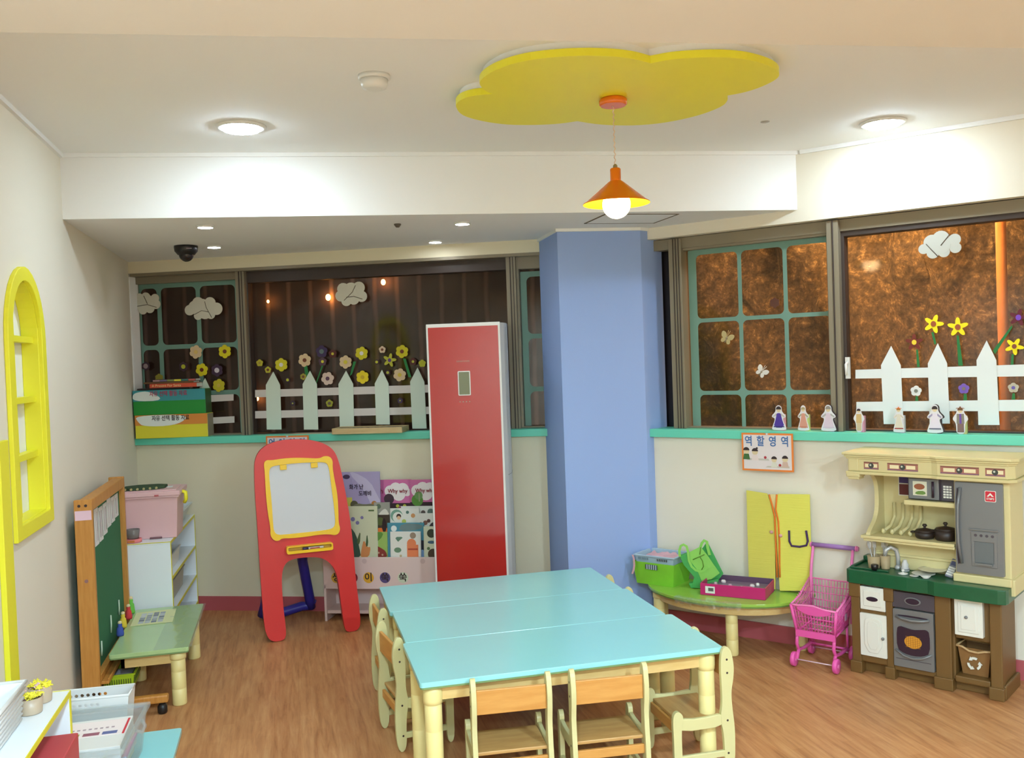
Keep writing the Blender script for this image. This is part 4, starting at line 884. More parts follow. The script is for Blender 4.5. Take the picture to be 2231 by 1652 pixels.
# ================================================================== HALF ROUND TABLE WITH PLAY THINGS
m_grn = mat('table_leaf_green', (150, 196, 76), .16, var=.12, scale=5)
HT = .315; hc = RW.W(.50, -.015, 0); hr_ = Fr(hc.x, hc.y, RW.deg)
t = thing('half_round_table', 'low half round green topped table with cream legs against the right wall', 'table', hc, RW.deg)
half = [(.50*cos(R(a)), -.445*abs(sin(R(a)))**.85) for a in range(180, 361, 6)]
M().slab(half, HT-.016, HT, m_grn).build('tabletop', t, bevel=.004)
M().slab([(x*.99, y*.985) for x, y in half], HT-.024, HT-.016, mat('edge_green2', (110, 150, 70), .5)).build('edge_band', t)
b = M(); b.slab([(x*.90, y*.86-.012) for x, y in half], HT-.075, HT-.024, m_apron, holes=[[(x*.86, y*.82-.014) for x, y in half]]); b.build('apron', t)
for (x, y) in ((.13, -.33), (-.36, -.25), (-.44, -.05), (.43, -.05)):
    l = leg_mesh(HT-.024, .034).build('leg', t); l.location = (x, y, 0)
# crumpled plastic film on the front edge
random.seed(5); b = M(); vs = []; fs = []
nn = 26
for i in range(nn+1):
    a = R(250+46*i/nn); ex, ey = .50*cos(a), -.445*abs(sin(a))**.85
    for j, (o_, zz) in enumerate(((.93, .002), (.985, .003), (1.012, -.004), (1.012, -.03))):
        vs.append((ex*o_+random.uniform(-.004, .004), ey*o_+random.uniform(-.004, .002), HT+zz+random.uniform(-.001, .004)+(random.uniform(-.012, .01) if j == 3 else 0)))
fs = [(i*4+j, (i+1)*4+j, (i+1)*4+j+1, i*4+j+1) for i in range(nn) for j in range(3)]
m_film = glass_mat('clear_film', (.95, .97, .95, 1), .12, .12, (220, 225, 220))
b.add(vs, fs, m_film); b.build('plastic_film', t)
def hw(px, py, z=HT): p = onz(px, py, z); return p
# green fabric bin + blue basket
m_gf = mat('green_felt', (128, 200, 48), .8, var=.1, scale=14)
p0, p1 = hw(1387, 1270), hw(1466, 1281)
ang = math.degrees(math.atan2((p1-p0).y, (p1-p0).x)); W_ = (p1-p0).length
t = thing('green_bin', 'bright green felt bin at the left end of the half round table', 'bin', p0, ang)
def taper(b, w0, d0, w1, d1, z0, z1, m, th=.006, cx=0, cy=0, bottom=True):
    """open topped tapered box, outer size w,d at bottom and top, centred on cx,cy"""
    o0 = [(cx-w0/2, cy-d0/2, z0), (cx+w0/2, cy-d0/2, z0), (cx+w0/2, cy+d0/2, z0), (cx-w0/2, cy+d0/2, z0)]
    o1 = [(cx-w1/2, cy-d1/2, z1), (cx+w1/2, cy-d1/2, z1), (cx+w1/2, cy+d1/2, z1), (cx-w1/2, cy+d1/2, z1)]
    i0 = [(cx+(x-cx)*(1-2*th/w0), cy+(y-cy)*(1-2*th/d0), z0+th) for x, y, _ in o0]; i1 = [(cx+(x-cx)*(1-2*th/w1), cy+(y-cy)*(1-2*th/d1), z1) for x, y, _ in o1]
    v = o0+o1+i0+i1; f = [(0, 1, 2, 3), (8, 9, 10, 11)]
    for k in range(4):
        n = (k+1) % 4; f += [(k, n, 4+n, 4+k), (8+k, 8+n, 12+n, 12+k), (4+k, 4+n, 12+n, 12+k)]
    return b.add(v, f, m)
GH = .135
def rimring(b, w, d, z0, z1, th, m, cx=0, cy=0):
    return b.slab([(cx-w/2, cy-d/2), (cx+w/2, cy-d/2), (cx+w/2, cy+d/2), (cx-w/2, cy+d/2)], z0, z1, m, holes=[[(cx-w/2+th, cy-d/2+th), (cx+w/2-th, cy-d/2+th), (cx+w/2-th, cy+d/2-th), (cx-w/2+th, cy+d/2-th)]])
b = M(); taper(b, W_, .20, W_+.035, .23, 0, GH, m_gf, .005, W_/2, .105); b.build('felt_bin', t)
b = M(); b.box(W_*.30, W_*.62, -.0165, -.0155+.002, GH*.72, GH*.93, mat('bin_slot_dark', (70, 84, 96), .6))
for k in range(5): b.box(W_*(.335+k*.06), W_*(.36+k*.06), -.018, -.014, GH*.72, GH*.93, fmat((180, 196, 200)))
b.build('window_slots', t)
m_bb = mat('basket_pale_blue', (170, 194, 212), .35)
t2 = thing('pale_blue_basket', 'pale blue plastic basket with pink cloth sitting inside the green felt bin', 'basket', p0+Vector((0, 0, .008)), ang)
b = M(); taper(b, W_-.03, .16, W_+.015, .20, 0, GH+.030, m_bb, .004, W_/2, .105); b.build('basket_body', t2)
b = M(); rimring(b, W_+.034, .219, GH+.026, GH+.034, .013, m_bb, W_/2, .105); b.build('rim', t2, bevel=.002)
b = M()
for k in range(6): b.box(W_*(.60+.05*k), W_*(.615+.05*k), -.0045, -.0005, GH+.006, GH+.020, m_alud)
for k in range(6): b.box(W_*(.08+.05*k), W_*(.095+.05*k), -.0045, -.0005, GH+.006, GH+.020, fmat((120, 140, 156)))
b.build('slots', t2)
m_pkc = mat('pink_tulle', (226, 178, 186), .8)
b = M(); random.seed(11); vs = []; fs = []
for i in range(13):
    for j in range(9): vs.append((W_*.06+W_*.88*i/12, .03+.15*j/8, GH+.018+random.uniform(-.004, .018)*(1 if 0 < i < 12 else 0)))
fs = [(i*9+j, (i+1)*9+j, (i+1)*9+j+1, i*9+j+1) for i in range(12) for j in range(8)]
b.add(vs, fs, m_pkc, True); o = b.build('pink_cloth', loc=p0, rz=ang); tag(o, 'crumpled pale pink cloth filling the pale blue basket', 'cloth')
b = M()
rb = [(-.008, -.022, GH+.040), (.002, -.026, GH+.02), (.006, -.030, GH-.02), (.0, -.030, GH-.05), (-.012, -.028, GH-.075)]
for i in range(len(rb)-1):
    a_, c_ = rb[i], rb[i+1]; b.add([(a_[0]-.007, a_[1], a_[2]), (a_[0]+.007, a_[1]-.003, a_[2]), (c_[0]+.007, c_[1]-.003, c_[2]), (c_[0]-.007, c_[1], c_[2]), (a_[0]-.007, a_[1]+.002, a_[2]), (a_[0]+.007, a_[1]-.001, a_[2]), (c_[0]+.007, c_[1]-.001, c_[2]), (c_[0]-.007, c_[1]+.002, c_[2])], [(0, 1, 2, 3), (4, 5, 6, 7), (0, 1, 5, 4), (2, 3, 7, 6), (0, 3, 7, 4), (1, 2, 6, 5)], m_pkc)
o = b.build('pink_ribbon', loc=p0, rz=ang); tag(o, 'pink ribbon hanging over the left corner of the green bin', 'ribbon')
# green paper bag leaning against the wall
m_bag = mat('bag_light_green', (140, 206, 92), .6); m_bagd = mat('bag_green', (70, 168, 84), .6)
bg = hw(1512, 1283); bf = Fr(bg.x, bg.y, -32)
t = thing('green_handbag', 'light green felt handbag with two handles leaning beside the green bin', 'bag', bf.W(0, 0, HT), -32)
def BG(pts, d=0): return [(a, max(z-HT, .001)) for a, z in (bf.P(x, y, d) for x, y in pts)]
M().prism(BG([(1497, 1206), (1526, 1191), (1541, 1210), (1568, 1249), (1550, 1262), (1529, 1266), (1518, 1240), (1500, 1218)]), -.004, .002, m_bag).build('front_panel', t)
M().prism(BG([(1503, 1225), (1530, 1195), (1541, 1180), (1549, 1196), (1576, 1250), (1560, 1272), (1524, 1275)], .05), .048, .054, m_bagd).build('rear_panel', t)
b = M(); fpx = BG([(1480, 1212), (1497, 1206), (1518, 1240), (1529, 1266), (1526, 1283), (1506, 1281), (1512, 1258), (1490, 1232)]); b.prism(fpx, -.002, .05, m_bagd); b.build('gusset', t, bevel=.004)
b = M(); b.prism(BG([(1500, 1272), (1528, 1268), (1566, 1262), (1562, 1283), (1505, 1284)]), .0, .05, m_bagd); b.build('bag_base', t, bevel=.004)
def strap(px, m, d, w_=.006):
    b = M(); pts = BG(px, d); q = [Vector((p[0], d, p[1])) for p in pts]; vs = []; n = len(q)
    for i, p in enumerate(q):
        tg_ = (q[min(i+1, n-1)]-q[max(i-1, 0)]).normalized(); nn_ = Vector((-tg_.z, 0, tg_.x))*w_
        vs += [tuple(p-nn_), tuple(p+nn_), tuple(p+nn_+Vector((0, .004, 0))), tuple(p-nn_+Vector((0, .004, 0)))]
    fs = [(4*i+k, 4*i+(k+1) % 4, 4*i+4+(k+1) % 4, 4*i+4+k) for i in range(n-1) for k in range(4)]+[(0, 1, 2, 3), (4*n-4, 4*n-3, 4*n-2, 4*n-1)]
    b.add(vs, fs, m); return b
strap([(1481, 1213), (1480, 1200), (1483, 1190), (1489, 1187), (1496, 1191), (1499, 1203), (1501, 1222), (1507, 1235), (1516, 1243), (1527, 1246), (1536, 1243), (1541, 1236)], m_bag, -.010, .007).build('handle', t)
strap([(1525, 1196), (1529, 1184), (1534, 1178), (1540, 1181), (1542, 1194), (1546, 1210)], m_bag, .02, .008).build('handle', t)
b = M()
for ln in ([(1510, 1219), (1524, 1213), (1535, 1208)], [(1527, 1192), (1525, 1208)], [(1525, 1213), (1531, 1222), (1533, 1234), (1529, 1241)]): b.tube([(p[0], -.007, p[1]) for p in BG(ln)], .003, mat('cord_olive', (96, 140, 40), .6), 6)
b.build('front_cord', t)
# magenta tray box
q0, q1, q2 = hw(1526, 1296), hw(1668, 1309), hw(1713, 1287)
ang = math.degrees(math.atan2((q1-q0).y, (q1-q0).x)); W_ = (q1-q0).length; D_ = min((q2-q1).length, .225)
m_mag = mat('box_magenta', (196, 36, 112), .4); m_tin = mat('box_inner_violet', (96, 70, 96), .5)
t = thing('magenta_box', 'shallow magenta cardboard box of toys on the front of the half round table', 'box', q0+Vector((0, 0, .001)), ang)
bh = .066
b = M(); b.box(0, W_, 0, D_, 0, .004, m_mag); b.box(0, W_, 0, .004, .004, bh, m_mag); b.box(0, W_, D_-.004, D_, .004, bh+.004, m_tin); b.box(0, .004, .004, D_-.004, .004, bh, m_mag); b.box(W_-.004, W_, .004, D_-.004, .004, bh, m_mag); b.build('box_body', t, bevel=.001)
M().box(.03, .085, -.001, 0, .012, .052, m_paper).build('price_label', t)
b = M(); b.box(.047, .078, -.0016, -.001, .024, .044, fmat((130, 126, 126)))
for k in range(5): b.box(.05+k*.005, .0525+k*.005, -.002, -.0016, .026, .042, fmat((60, 56, 56)))
b.build('label_marks', t)
o = M().prism(circ(0, 0, .018, 20), 0, .001, fmat((206, 110, 140)), holes=[circ(0, 0, .015, 20)]).build('side_emblem', t, loc=(W_+.0011, D_*.55, .036)); o.rotation_euler.z = R(90)
def inbox(name, label, cat, x, y, bld, rz=0, grp='toys in the magenta box'):
    p = t.matrix_basis @ Vector((x, y, .005)); o = thing(name, label, cat, p, ang+rz, grp); bld(o); return o
def bl1(o): M().box(0, W_*.86, 0, D_*.86, 0, .036, mat('tray_insert', (120, 100, 118), .3)).build('insert_tray', o, bevel=.004)
inbox('toy_tray', 'grey violet plastic insert tray filling the magenta box', 'tray', W_*.07, D_*.07, bl1)
def bl2(o):
    M().lathe([(.032, .036), (.034, .040), (.030, .043)], fmat((206, 84, 130)), 24, sx=1.5, sy=.75).build('lid', o)
    text('Beauty', .022, m_paper, o, (0, -.002, .0436), name='printed_word', rot=(0, 0, 0), ext=.0004, bold=.0005)
inbox('beauty_disc', 'pink oval lid with the word Beauty in the magenta box', 'toy', W_*.66, D_*.30, bl2)
for k, (x, y, c, l) in enumerate(((.80, .62, (226, 224, 218), 'small white toy jar near the right end inside the magenta box'), (.74, .45, (214, 206, 206), 'small pale toy cap beside the oval lid in the magenta box'), (.18, .38, (190, 170, 176), 'pale grey toy piece at the left end inside the magenta box'), (.26, .66, (226, 214, 214), 'white toy bottle lying at the back left of the magenta box'), (.42, .30, (190, 150, 170), 'pinkish toy comb in the middle of the magenta box'))):
    def bl3(o, c=c, k=k): M().lathe([(.010, .036), (.011, .046), (.008, .053)], fmat(c), 14, sx=1.3 if k % 2 else 1).build('piece', o)
    inbox('toy_piece', l, 'toy', W_*x, D_*y, bl3)
# yellow corrugated cardboard doors leaning on the wall
m_yc = mat('cardboard_yellow', (226, 222, 96), .7, bump=.6, bscale=26, stretch=(.2, .2, 9)); m_yc2 = mat('cardboard_yellow_left', (216, 208, 92), .7, bump=.6, bscale=26, stretch=(.2, .2, 9))
dfr = RW
def DP(x, y, d=-.035): return dfr.P(x, y, d)
base = DP(1700, 1285); ub = base[0]; zb = HT+.001
t = thing('cardboard_wardrobe', 'yellow corrugated cardboard double door with an orange zip leaning on the right wall', 'play wardrobe', RW.W(ub, -.06, zb), RW.deg); t.rotation_euler.x = R(-2.2)
def LQ(x, y): p = DP(x, y); return (p[0]-ub, max(p[1]-zb, 0))
L1 = [LQ(1627, 1068), LQ(1672, 1075), LQ(1690, 1120), LQ(1693, 1282), LQ(1636, 1282)]
R1 = [LQ(1696, 1076), LQ(1765, 1077), LQ(1773, 1285), LQ(1703, 1285), LQ(1692, 1130)]
M().prism(L1, -.004, 0, m_yc2).build('left_door', t); M().prism(R1, -.006, -.001, m_yc).build('right_door', t)
M().prism([LQ(1672, 1077), LQ(1696, 1077), LQ(1694, 1130), LQ(1690, 1130)], -.001, .003, fmat((226, 214, 150))).build('back_board', t)
def yarn(pts, r, m, nm, y=-.008): return M().tube([(p[0], y, p[1]) for p in pts], r, m, 7).build(nm, t)
m_yo = mat('yarn_orange', (226, 120, 34), .8); m_yp = mat('yarn_purple', (66, 40, 84), .8)
yarn([LQ(*p) for p in ((1677, 1077), (1684, 1100), (1690, 1125), (1693, 1180), (1696, 1230), (1697, 1256))], .005, m_yo, 'orange_yarn')
yarn([LQ(*p) for p in ((1694, 1077), (1692, 1110), (1698, 1135), (1701, 1180), (1702, 1230), (1703, 1256))], .005, m_yo, 'orange_yarn')
yarn([LQ(*p) for p in ((1722, 1155), (1723, 1178), (1728, 1188), (1745, 1190), (1760, 1187), (1763, 1178), (1759, 1155))], .006, m_yp, 'purple_handle', -.011)
for p in ((1684, 1158), (1704, 1166)):
    c = LQ(*p); M().ball((c[0], -.013, c[1]), .011, .008, .010, fmat((214, 160, 156)), 12, 8).build('door_knob', t)

# ================================================================== PINK TOY CART
m_ck = mat('cart_pink', (232, 92, 170), .3); m_ckl = mat('cart_pink_light', (240, 130, 186), .3)
ct = Fr(2.606, 4.425, -53)
t = thing('toy_shopping_cart', 'pink plastic toy shopping cart between the half round table and the play kitchen', 'toy cart', ct.W(0, 0, 0), ct.deg)
# corners of the basket  (x, y, z)
bL0, bR0 = (.012, .015, .185), (.215, .015, .185)
tL0, tR0 = (-.012, 0, .335), (.232, 0, .325)
bL1, bR1 = (.015, .23, .20), (.212, .23, .20)
tL1, tR1 = (-.01, .265, .425), (.236, .265, .425)
def lerp(a, b_, t_): return tuple(a[i]+(b_[i]-a[i])*t_ for i in range(3))
def lattice(A, B, C_, D_, nu, nv, name, r=.0022, solid=None):
    """bars between bottom edge A-B and top edge D_-C_"""
    b = M()
    for i in range(nu+1): b.tube([lerp(A, B, i/nu), lerp(D_, C_, i/nu)], r, m_ck, 5)
    for j in range(1, nv): b.tube([lerp(A, D_, j/nv), lerp(B, C_, j/nv)], r, m_ck, 5)
    return b.build(name, t)
lattice(bL0, bR0, tR0, tL0, 14, 5, 'front_lattice'); lattice(bL0, bL1, tL1, tL0, 14, 5, 'side_lattice'); lattice(bR0, bR1, tR1, tR0, 14, 5, 'side_lattice'); lattice(bL1, bR1, tR1, tL1, 14, 6, 'back_lattice')
b = M(); b.tube([bL0, bR0, bR1, bL1, bL0], .007, m_ck, 8)
for i in range(1, 10): b.tube([lerp(bL0, bR0, i/10), lerp(bL1, bR1, i/10)], .0022, m_ck, 5)
b.build('basket_floor', t)
b = M(); b.tube([tL0, lerp(tL0, tR0, .15), (.07, 0, .338), (.11, 0, .340), (.16, 0, .328), tR0], .006, m_ckl, 8)
b.tube([tL0, (-.011, .12, .355), tL1], .0055, m_ckl, 8); b.tube([tR0, (.234, .12, .352), tR1], .0055, m_ckl, 8); b.tube([tL1, tR1], .004, m_ckl, 8)
b.build('basket_rim', t)
b = M(); b.prism(smoothpoly([(.01, .326), (.07, .334), (.12, .336), (.18, .326), (.215, .316), (.18, .296), (.12, .288), (.06, .294)], 2), -.006, .004, m_ck); b.build('front_plate', t, bevel=.002)
b = M()
for (A, B) in ((bL0, tL0), (bR0, tR0)): b.tube([A, B], .009, m_ck, 8)
b.box(.008, .222, .004, .016, .165, .20, m_ck); b.build('corner_posts', t)
o = M().box(.234, .2345+.001, .12, .155, .25, .285, fmat((206, 150, 180))).build('side_sticker', t)
for x in (.0, .222):
    b = M(); b.tube([(x, .255, .20), (x, .262, .43), (x, .275, .50), (x, .31, .60)], .0085, m_ckl, 8); b.build('handle_post', t)
b = M(); b.tube([(-.012, .312, .603), (.240, .312, .603)], .013, mat('handle_lilac', (160, 116, 180), .4), 14); b.build('handle_bar', t)
b = M()
for x in (-.016, .236): b.tube([(x, .312, .603), (x+.008, .312, .603)], .016, m_ckl, 14)
b.tube([(.244, .312, .603), (.252, .312, .603)], .013, m_ckl, 12); b.build('handle_caps', t)
for x in (.012, .212):
    b = M(); b.tube([(x, .02, .185), (x-.004, .016, .12), (x, .03, .085), (x, .10, .075), (x, .20, .075), (x, .25, .05)], .0095, m_ck, 8)
    b.tube([(x, .03, .085), (x, .0, .04)], .010, m_ck, 8); b.tube([(x, .21, .20), (x, .215, .08)], .007, m_ck, 8); b.build('leg_frame', t)
    for y in (0.0, .25):
        b = M(); b.T = Matrix.Translation((x+(.014 if x > .1 else -.014), y, .0395)) @ Matrix.Rotation(R(90), 4, 'Y'); b.lathe([(.012, -.011), (.036, -.011), (.039, -.008), (.039, .008), (.036, .011), (.012, .011)], m_ck, 24)
        b.lathe([(.010, -.014), (.010, .014)], m_ckl, 12); b.build('wheel', t)
b = M(); b.tube([(.0, 0, .04), (.225, 0, .04)], .0035, mat('axle', (220, 190, 200), .3), 8); b.tube([(.0, .25, .04), (.225, .25, .04)], .0035, mat('axle', (220, 190, 200), .3), 8); b.tube([(.012, .20, .075), (.212, .20, .075)], .006, m_ck, 8); b.build('axles', t)

# ================================================================== PLAY KITCHEN
kf = Fr(2.85, 4.255, -56)
m_kb = mat('kitchen_brown', (112, 82, 40), .5, bump=.2, bscale=160); m_kbe = mat('kitchen_beige', (214, 201, 148), .45, bump=.15, bscale=160); m_kg = mat('kitchen_green', (24, 88, 56), .3, var=.15, scale=30)
m_kw = mat('kitchen_white', (226, 226, 216), .35); m_kgr = mat('kitchen_grey', (128, 130, 132), .35, .35); m_kgd = mat('kitchen_dark_grey', (76, 70, 78), .35); m_kdp = mat('handle_dark_violet', (50, 34, 50), .3)
kt = thing('play_kitchen', 'brown and beige toy kitchen with green worktop against the right wall', 'toy kitchen', kf.W(0, 0, 0), kf.deg)
D = .262
b = M(); b.box(.012, .495, .018, D, .055, .475, m_kb); b.box(.495, .505, .018, D, .055, .475, m_kb); b.box(.665, .715, .01, D, .0, .475, m_kb)
b.box(.505, .665, .02, D, .262, .475, m_kb); b.box(.505, .665, .0, D, .05, .082, m_kb); b.box(.505, .665, D-.02, D, .08, .27, m_kb); b.box(.02, .70, .04, D-.01, 0, .06, m_kb)
b.build('base_cabinet', kt, bevel=.006)
b = M()
for (x0, x1) in ((-.002, .046), (.178, .214), (.418, .494), (.668, .722)):
    b = M(); b.box(x0, x1, -.006, .05, .02, .475, m_kb); b.box(x0-.008, x1+.006, -.016, .05, .0, .062, m_kb)
    if x0 < .4: b.box(x0-.008, x1+.006, -.014, .05, .40, .475, m_kb)
    b.build('front_post', kt, bevel=.005)
for g in ((.044, .18, .0, .04, .063, .098), (.212, .42, .0, .04, .05, .078), (.044, .18, .0, .03, .318, .340)): M().box(*g, m_kb).build('front_rail', kt, bevel=.004)
M().box(.715, .732, .01, D+.004, 0, .07, m_kb).build('side_plinth', kt, bevel=.006)
# drawer
b = M(); b.box(.05, .178, -.012, .02, .342, .462, m_kw); b.box(.068, .160, -.017, -.011, .362, .445, m_kw); dr = b.build('drawer', kt, bevel=.004)
M().prism(circ(.114, .402, .030, 24, .012), -.0185, -.016, m_kdp).build('drawer_pull', dr)
# door
b = M(); b.prism(rr(.046, .182, .10, .322, .004, 2), -.012, .02, m_kw); b.prism(smoothpoly([(.070, .122), (.160, .122), (.160, .285), (.14, .302), (.088, .302), (.070, .285)], 1), -.018, -.011, m_kw); dr = b.build('cupboard_door', kt, bevel=.004)
M().prism(smoothpoly([(.085, .14), (.145, .14), (.145, .272), (.13, .285), (.098, .285), (.085, .272)], 1), -.021, -.017, m_kw).build('door_panel', dr, bevel=.003)
M().ball((.166, -.022, .205), .008, .008, .008, m_kgr, 14, 8).build('door_knob', dr)
# oven
b = M(); b.box(.214, .418, -.006, .03, .378, .458, m_kgd); b.prism(circ(.314, .418, .040, 24, .020), -.010, -.005, m_kgr); o = b.build('oven_control_panel', kt, bevel=.003)
M().prism(circ(.314, .418, .033, 24, .015), -.0115, -.0095, m_kdp).build('oven_dial', o)
b = M(); b.prism(rr(.218, .414, .078, .372, .004, 2), -.016, .02, m_kgr); ov = b.build('oven_door', kt, bevel=.004)
M().box(.23, .40, -.0172, -.0158, .118, .121, m_kgd).build('lower_groove', ov)
b = M(); b.tube([(.236, -.020, .336), (.27, -.032, .330), (.316, -.036, .326), (.36, -.032, .330), (.396, -.020, .336)], .007, m_kgr, 10); b.build('oven_handle', ov)
M().prism(smoothpoly([(.236, .338), (.396, .338), (.38, .346), (.25, .346)], 1), -.018, -.0155, m_kdp).build('handle_recess', ov)
M().prism(smoothpoly([(.236, .170), (.27, .150), (.316, .144), (.362, .150), (.396, .170), (.396, .272), (.38, .288), (.35, .282), (.316, .276), (.28, .282), (.25, .288), (.236, .272)], 1), -.0195, -.0155, m_kdp).build('oven_window', ov)
b = M(); b.prism(circ(.316, .214, .042, 26, .032), -.021, -.019, fmat((214, 150, 40)))
for k in range(-3, 4): b.box(.316+k*.011-.0008, .316+k*.011+.0008, -.0216, -.021, .214-.026, .214+.026, fmat((150, 90, 30))); b.box(.316-.036, .316+.036, -.0216, -.021, .214+k*.009-.0008, .214+k*.009+.0008, fmat((150, 90, 30)))
b.build('printed_waffle', ov)
b = M(); b.tube([(.228, -.02, .165), (.27, -.026, .140), (.316, -.028, .132), (.362, -.026, .140), (.404, -.02, .165)], .005, m_kgr, 8); b.build('window_moulding', ov)
# right cupboard
b = M(); b.box(.512, .640, -.010, .022, .288, .470, m_kw); b.box(.528, .624, -.014, -.009, .305, .452, m_kw); dr = b.build('cupboard_door', kt, bevel=.004)
M().box(.543, .609, -.017, -.013, .32, .437, m_kw).build('door_panel', dr, bevel=.003)
M().ball((.568, -.020, .382), .008, .008, .008, m_kgr, 14, 8).build('door_knob', dr)
# worktop
top = [(-.022, .03), (-.018, -.012), (.0, -.026), (.16, -.03), (.30, -.044), (.40, -.040), (.435, -.058), (.56, -.062), (.72, -.060), (.752, -.048), (.758, -.02), (.758, D), (-.022, D)]
b = M(); b.slab(top, .475, .545, m_kg); b.build('worktop', kt, bevel=.014, seg=3)
b = M(); b.box(-.012, .735, D-.06, D, .545, .575, m_kg); b.box(-.012, .004, .03, D, .545, .556, m_kg); b.box(-.012, .19, .012, .028, .545, .553, m_kg); b.build('worktop_rim', kt, bevel=.004)
# upper section
b = M(); b.box(.07, .76, D-.035, D, .545, 1.06, m_kbe); b.build('back_panel', kt, bevel=.004)
# curved left side wing
wing = smoothpoly([(D, .70), (.02, .70), (.015, .735), (.05, .76), (.12, .80), (.15, .86), (.15, .96), (.12, 1.02), (.04, 1.05), (D, 1.06)], 2)
M().prismx(wing, .078, .100, m_kbe).build('side_wing', kt, bevel=.004)
b = M(); b.slab([(.055, .0), (.515, .0), (.515, D), (.055, D)], .712, .728, m_kbe); b.slab([(.066, .010), (.515, .010), (.515, D), (.066, D)], .698, .713, m_kbe); b.slab([(.08, .025), (.515, .025), (.515, D), (.08, D)], .60, .70, m_kbe) if False else None
b.build('dish_shelf', kt, bevel=.004)
b = M(); b.box(.088, .515, .125, D-.03, .545, .70, m_kbe); b.box(.088, .515, .115, .13, .61, .625, m_kbe); b.build('backsplash', kt, bevel=.004)
M().box(.27, .515, .03, D-.03, .900, .925, m_kbe).build('microwave_shelf', kt, bevel=.004)
b = M()
for k in range(4): b.tube([(.155+.045*k, D-.042, .875), (.158+.045*k, D-.05, .80), (.150+.045*k, D-.09, .757), (.142+.045*k, D-.16, .742)], .009, m_kbe, 8); b.ball((.142+.045*k, D-.17, .742), .011, .013, .014, m_kbe, 12, 8)
b.build('plate_rack', kt)
b = M(); b.box(.178, .30, D-.04, D-.034, .915, 1.045, m_kw); tl = b.build('window_frame', kt)
b = M(); b.box(.183, .237, D-.042, D-.039, .982, 1.040, fmat((80, 66, 120))); b.box(.243, .295, D-.042, D-.039, .982, 1.040, fmat((96, 64, 110))); b.box(.183, .237, D-.042, D-.039, .920, .976, fmat((104, 52, 50))); b.box(.243, .295, D-.042, D-.039, .920, .976, fmat((110, 50, 70))); b.build('window_panes', tl)
# microwave
mw = M().box(.285, .512, .055, D-.04, .928, 1.040, m_kgd).build('microwave', kt, bevel=.004)
M().box(.290, .436, .048, .056, .932, 1.036, m_kgr).build('microwave_door', mw, bevel=.003)
b = M(); b.box(.312, .380, .0455, .049, .950, 1.022, fmat((216, 214, 190))); b.prism(circ(.344, .995, .026, 20, .015), .0445, .046, fmat((150, 90, 60))); b.prism(smoothpoly([(.32, .955), (.375, .955), (.37, .975), (.33, .972)], 1), .0445, .046, fmat((110, 140, 70))); b.build('food_picture', mw)
M().tube([(.410, .040, .945), (.412, .034, .985), (.410, .040, 1.025)], .006, m_kdp, 8).build('microwave_handle', mw)
b = M(); b.box(.440, .446, .05, .056, .930, 1.038, m_kdp); b.build('door_gap', mw)
b = M()
for r_ in range(5):
    for c_ in range(3): b.box(.456+c_*.014, .467+c_*.014, .052, .056, .945+r_*.013, .954+r_*.013, m_kw)
b.build('buttons', mw)
# fridge
fx0, fx1 = .520, .735
b = M(); b.box(fx0-.008, .762, .028, D, .545, 1.045, m_kbe); b.box(fx0-.016, .765, .010, D, .545, .585, m_kbe); b.box(.742, .775, .03, D, .50, .58, m_kbe); b.build('fridge_housing', kt, bevel=.006)
b = M(); b.prism(rr(fx0, fx1, .592, 1.036, .005, 2), .012, .03, m_kgr); fr2 = b.build('fridge_door', kt, bevel=.004)
M().tube([(fx0+.028, .004, .64), (fx0+.018, -.006, .74), (fx0+.016, -.008, .82), (fx0+.018, -.006, .92), (fx0+.028, .004, 1.01)], .007, m_kgr, 10).build('fridge_handle', fr2)
M().prism(smoothpoly([(fx0+.008, .63), (fx0+.018, .64), (fx0+.014, .82), (fx0+.018, 1.00), (fx0+.010, 1.01), (fx0+.004, .82)], 1), .008, .012, m_kdp).build('handle_recess', fr2)
b = M(); b.prism([(fx0+.072, .630), (fx0+.185, .630), (fx0+.188, .800), (fx0+.070, .800)], .008, .0125, m_kgr, holes=[[(fx0+.086, .650), (fx0+.170, .650), (fx0+.172, .752), (fx0+.084, .752)]]); b.box(fx0+.062, fx0+.196, .004, .012, .806, .814, m_kgr)
ds = b.build('dispenser_frame', fr2, bevel=.003)
b = M(); b.box(fx0+.086, fx0+.170, .0095, .0115, .652, .750, mat('dispenser_recess', (104, 110, 112), .3)); b.box(fx0+.090, fx0+.166, -.004, .012, .640, .650, m_kgr); b.build('dispenser_tray', ds, bevel=.002)
b = M()
for k in range(4): b.prism(circ(fx0+.092+k*.025, .783, .007, 12), .0065, .0085, m_kgd)
b.build('dispenser_buttons', ds)
lg = M().prism(rr(fx0+.136, fx0+.186, .948, 1.002, .006), .0105, .0122, m_kw).build('brand_emblem', fr2)
b = M(); b.prism(rr(fx0+.139, fx0+.183, .951, .999, .005), .0095, .0108, fmat((206, 50, 64))); b.build('emblem_field', lg)
b = M(); b.prism([(fx0+.145, .974), (fx0+.161, .992), (fx0+.177, .974), (fx0+.168, .974), (fx0+.161, .982), (fx0+.154, .974)], .0085, .0096, m_kw); b.build('emblem_roof', lg)
text('STEP2', .013, m_kw, lg, (fx0+.161, .0088, .963), name='emblem_lettering', bold=.0003)
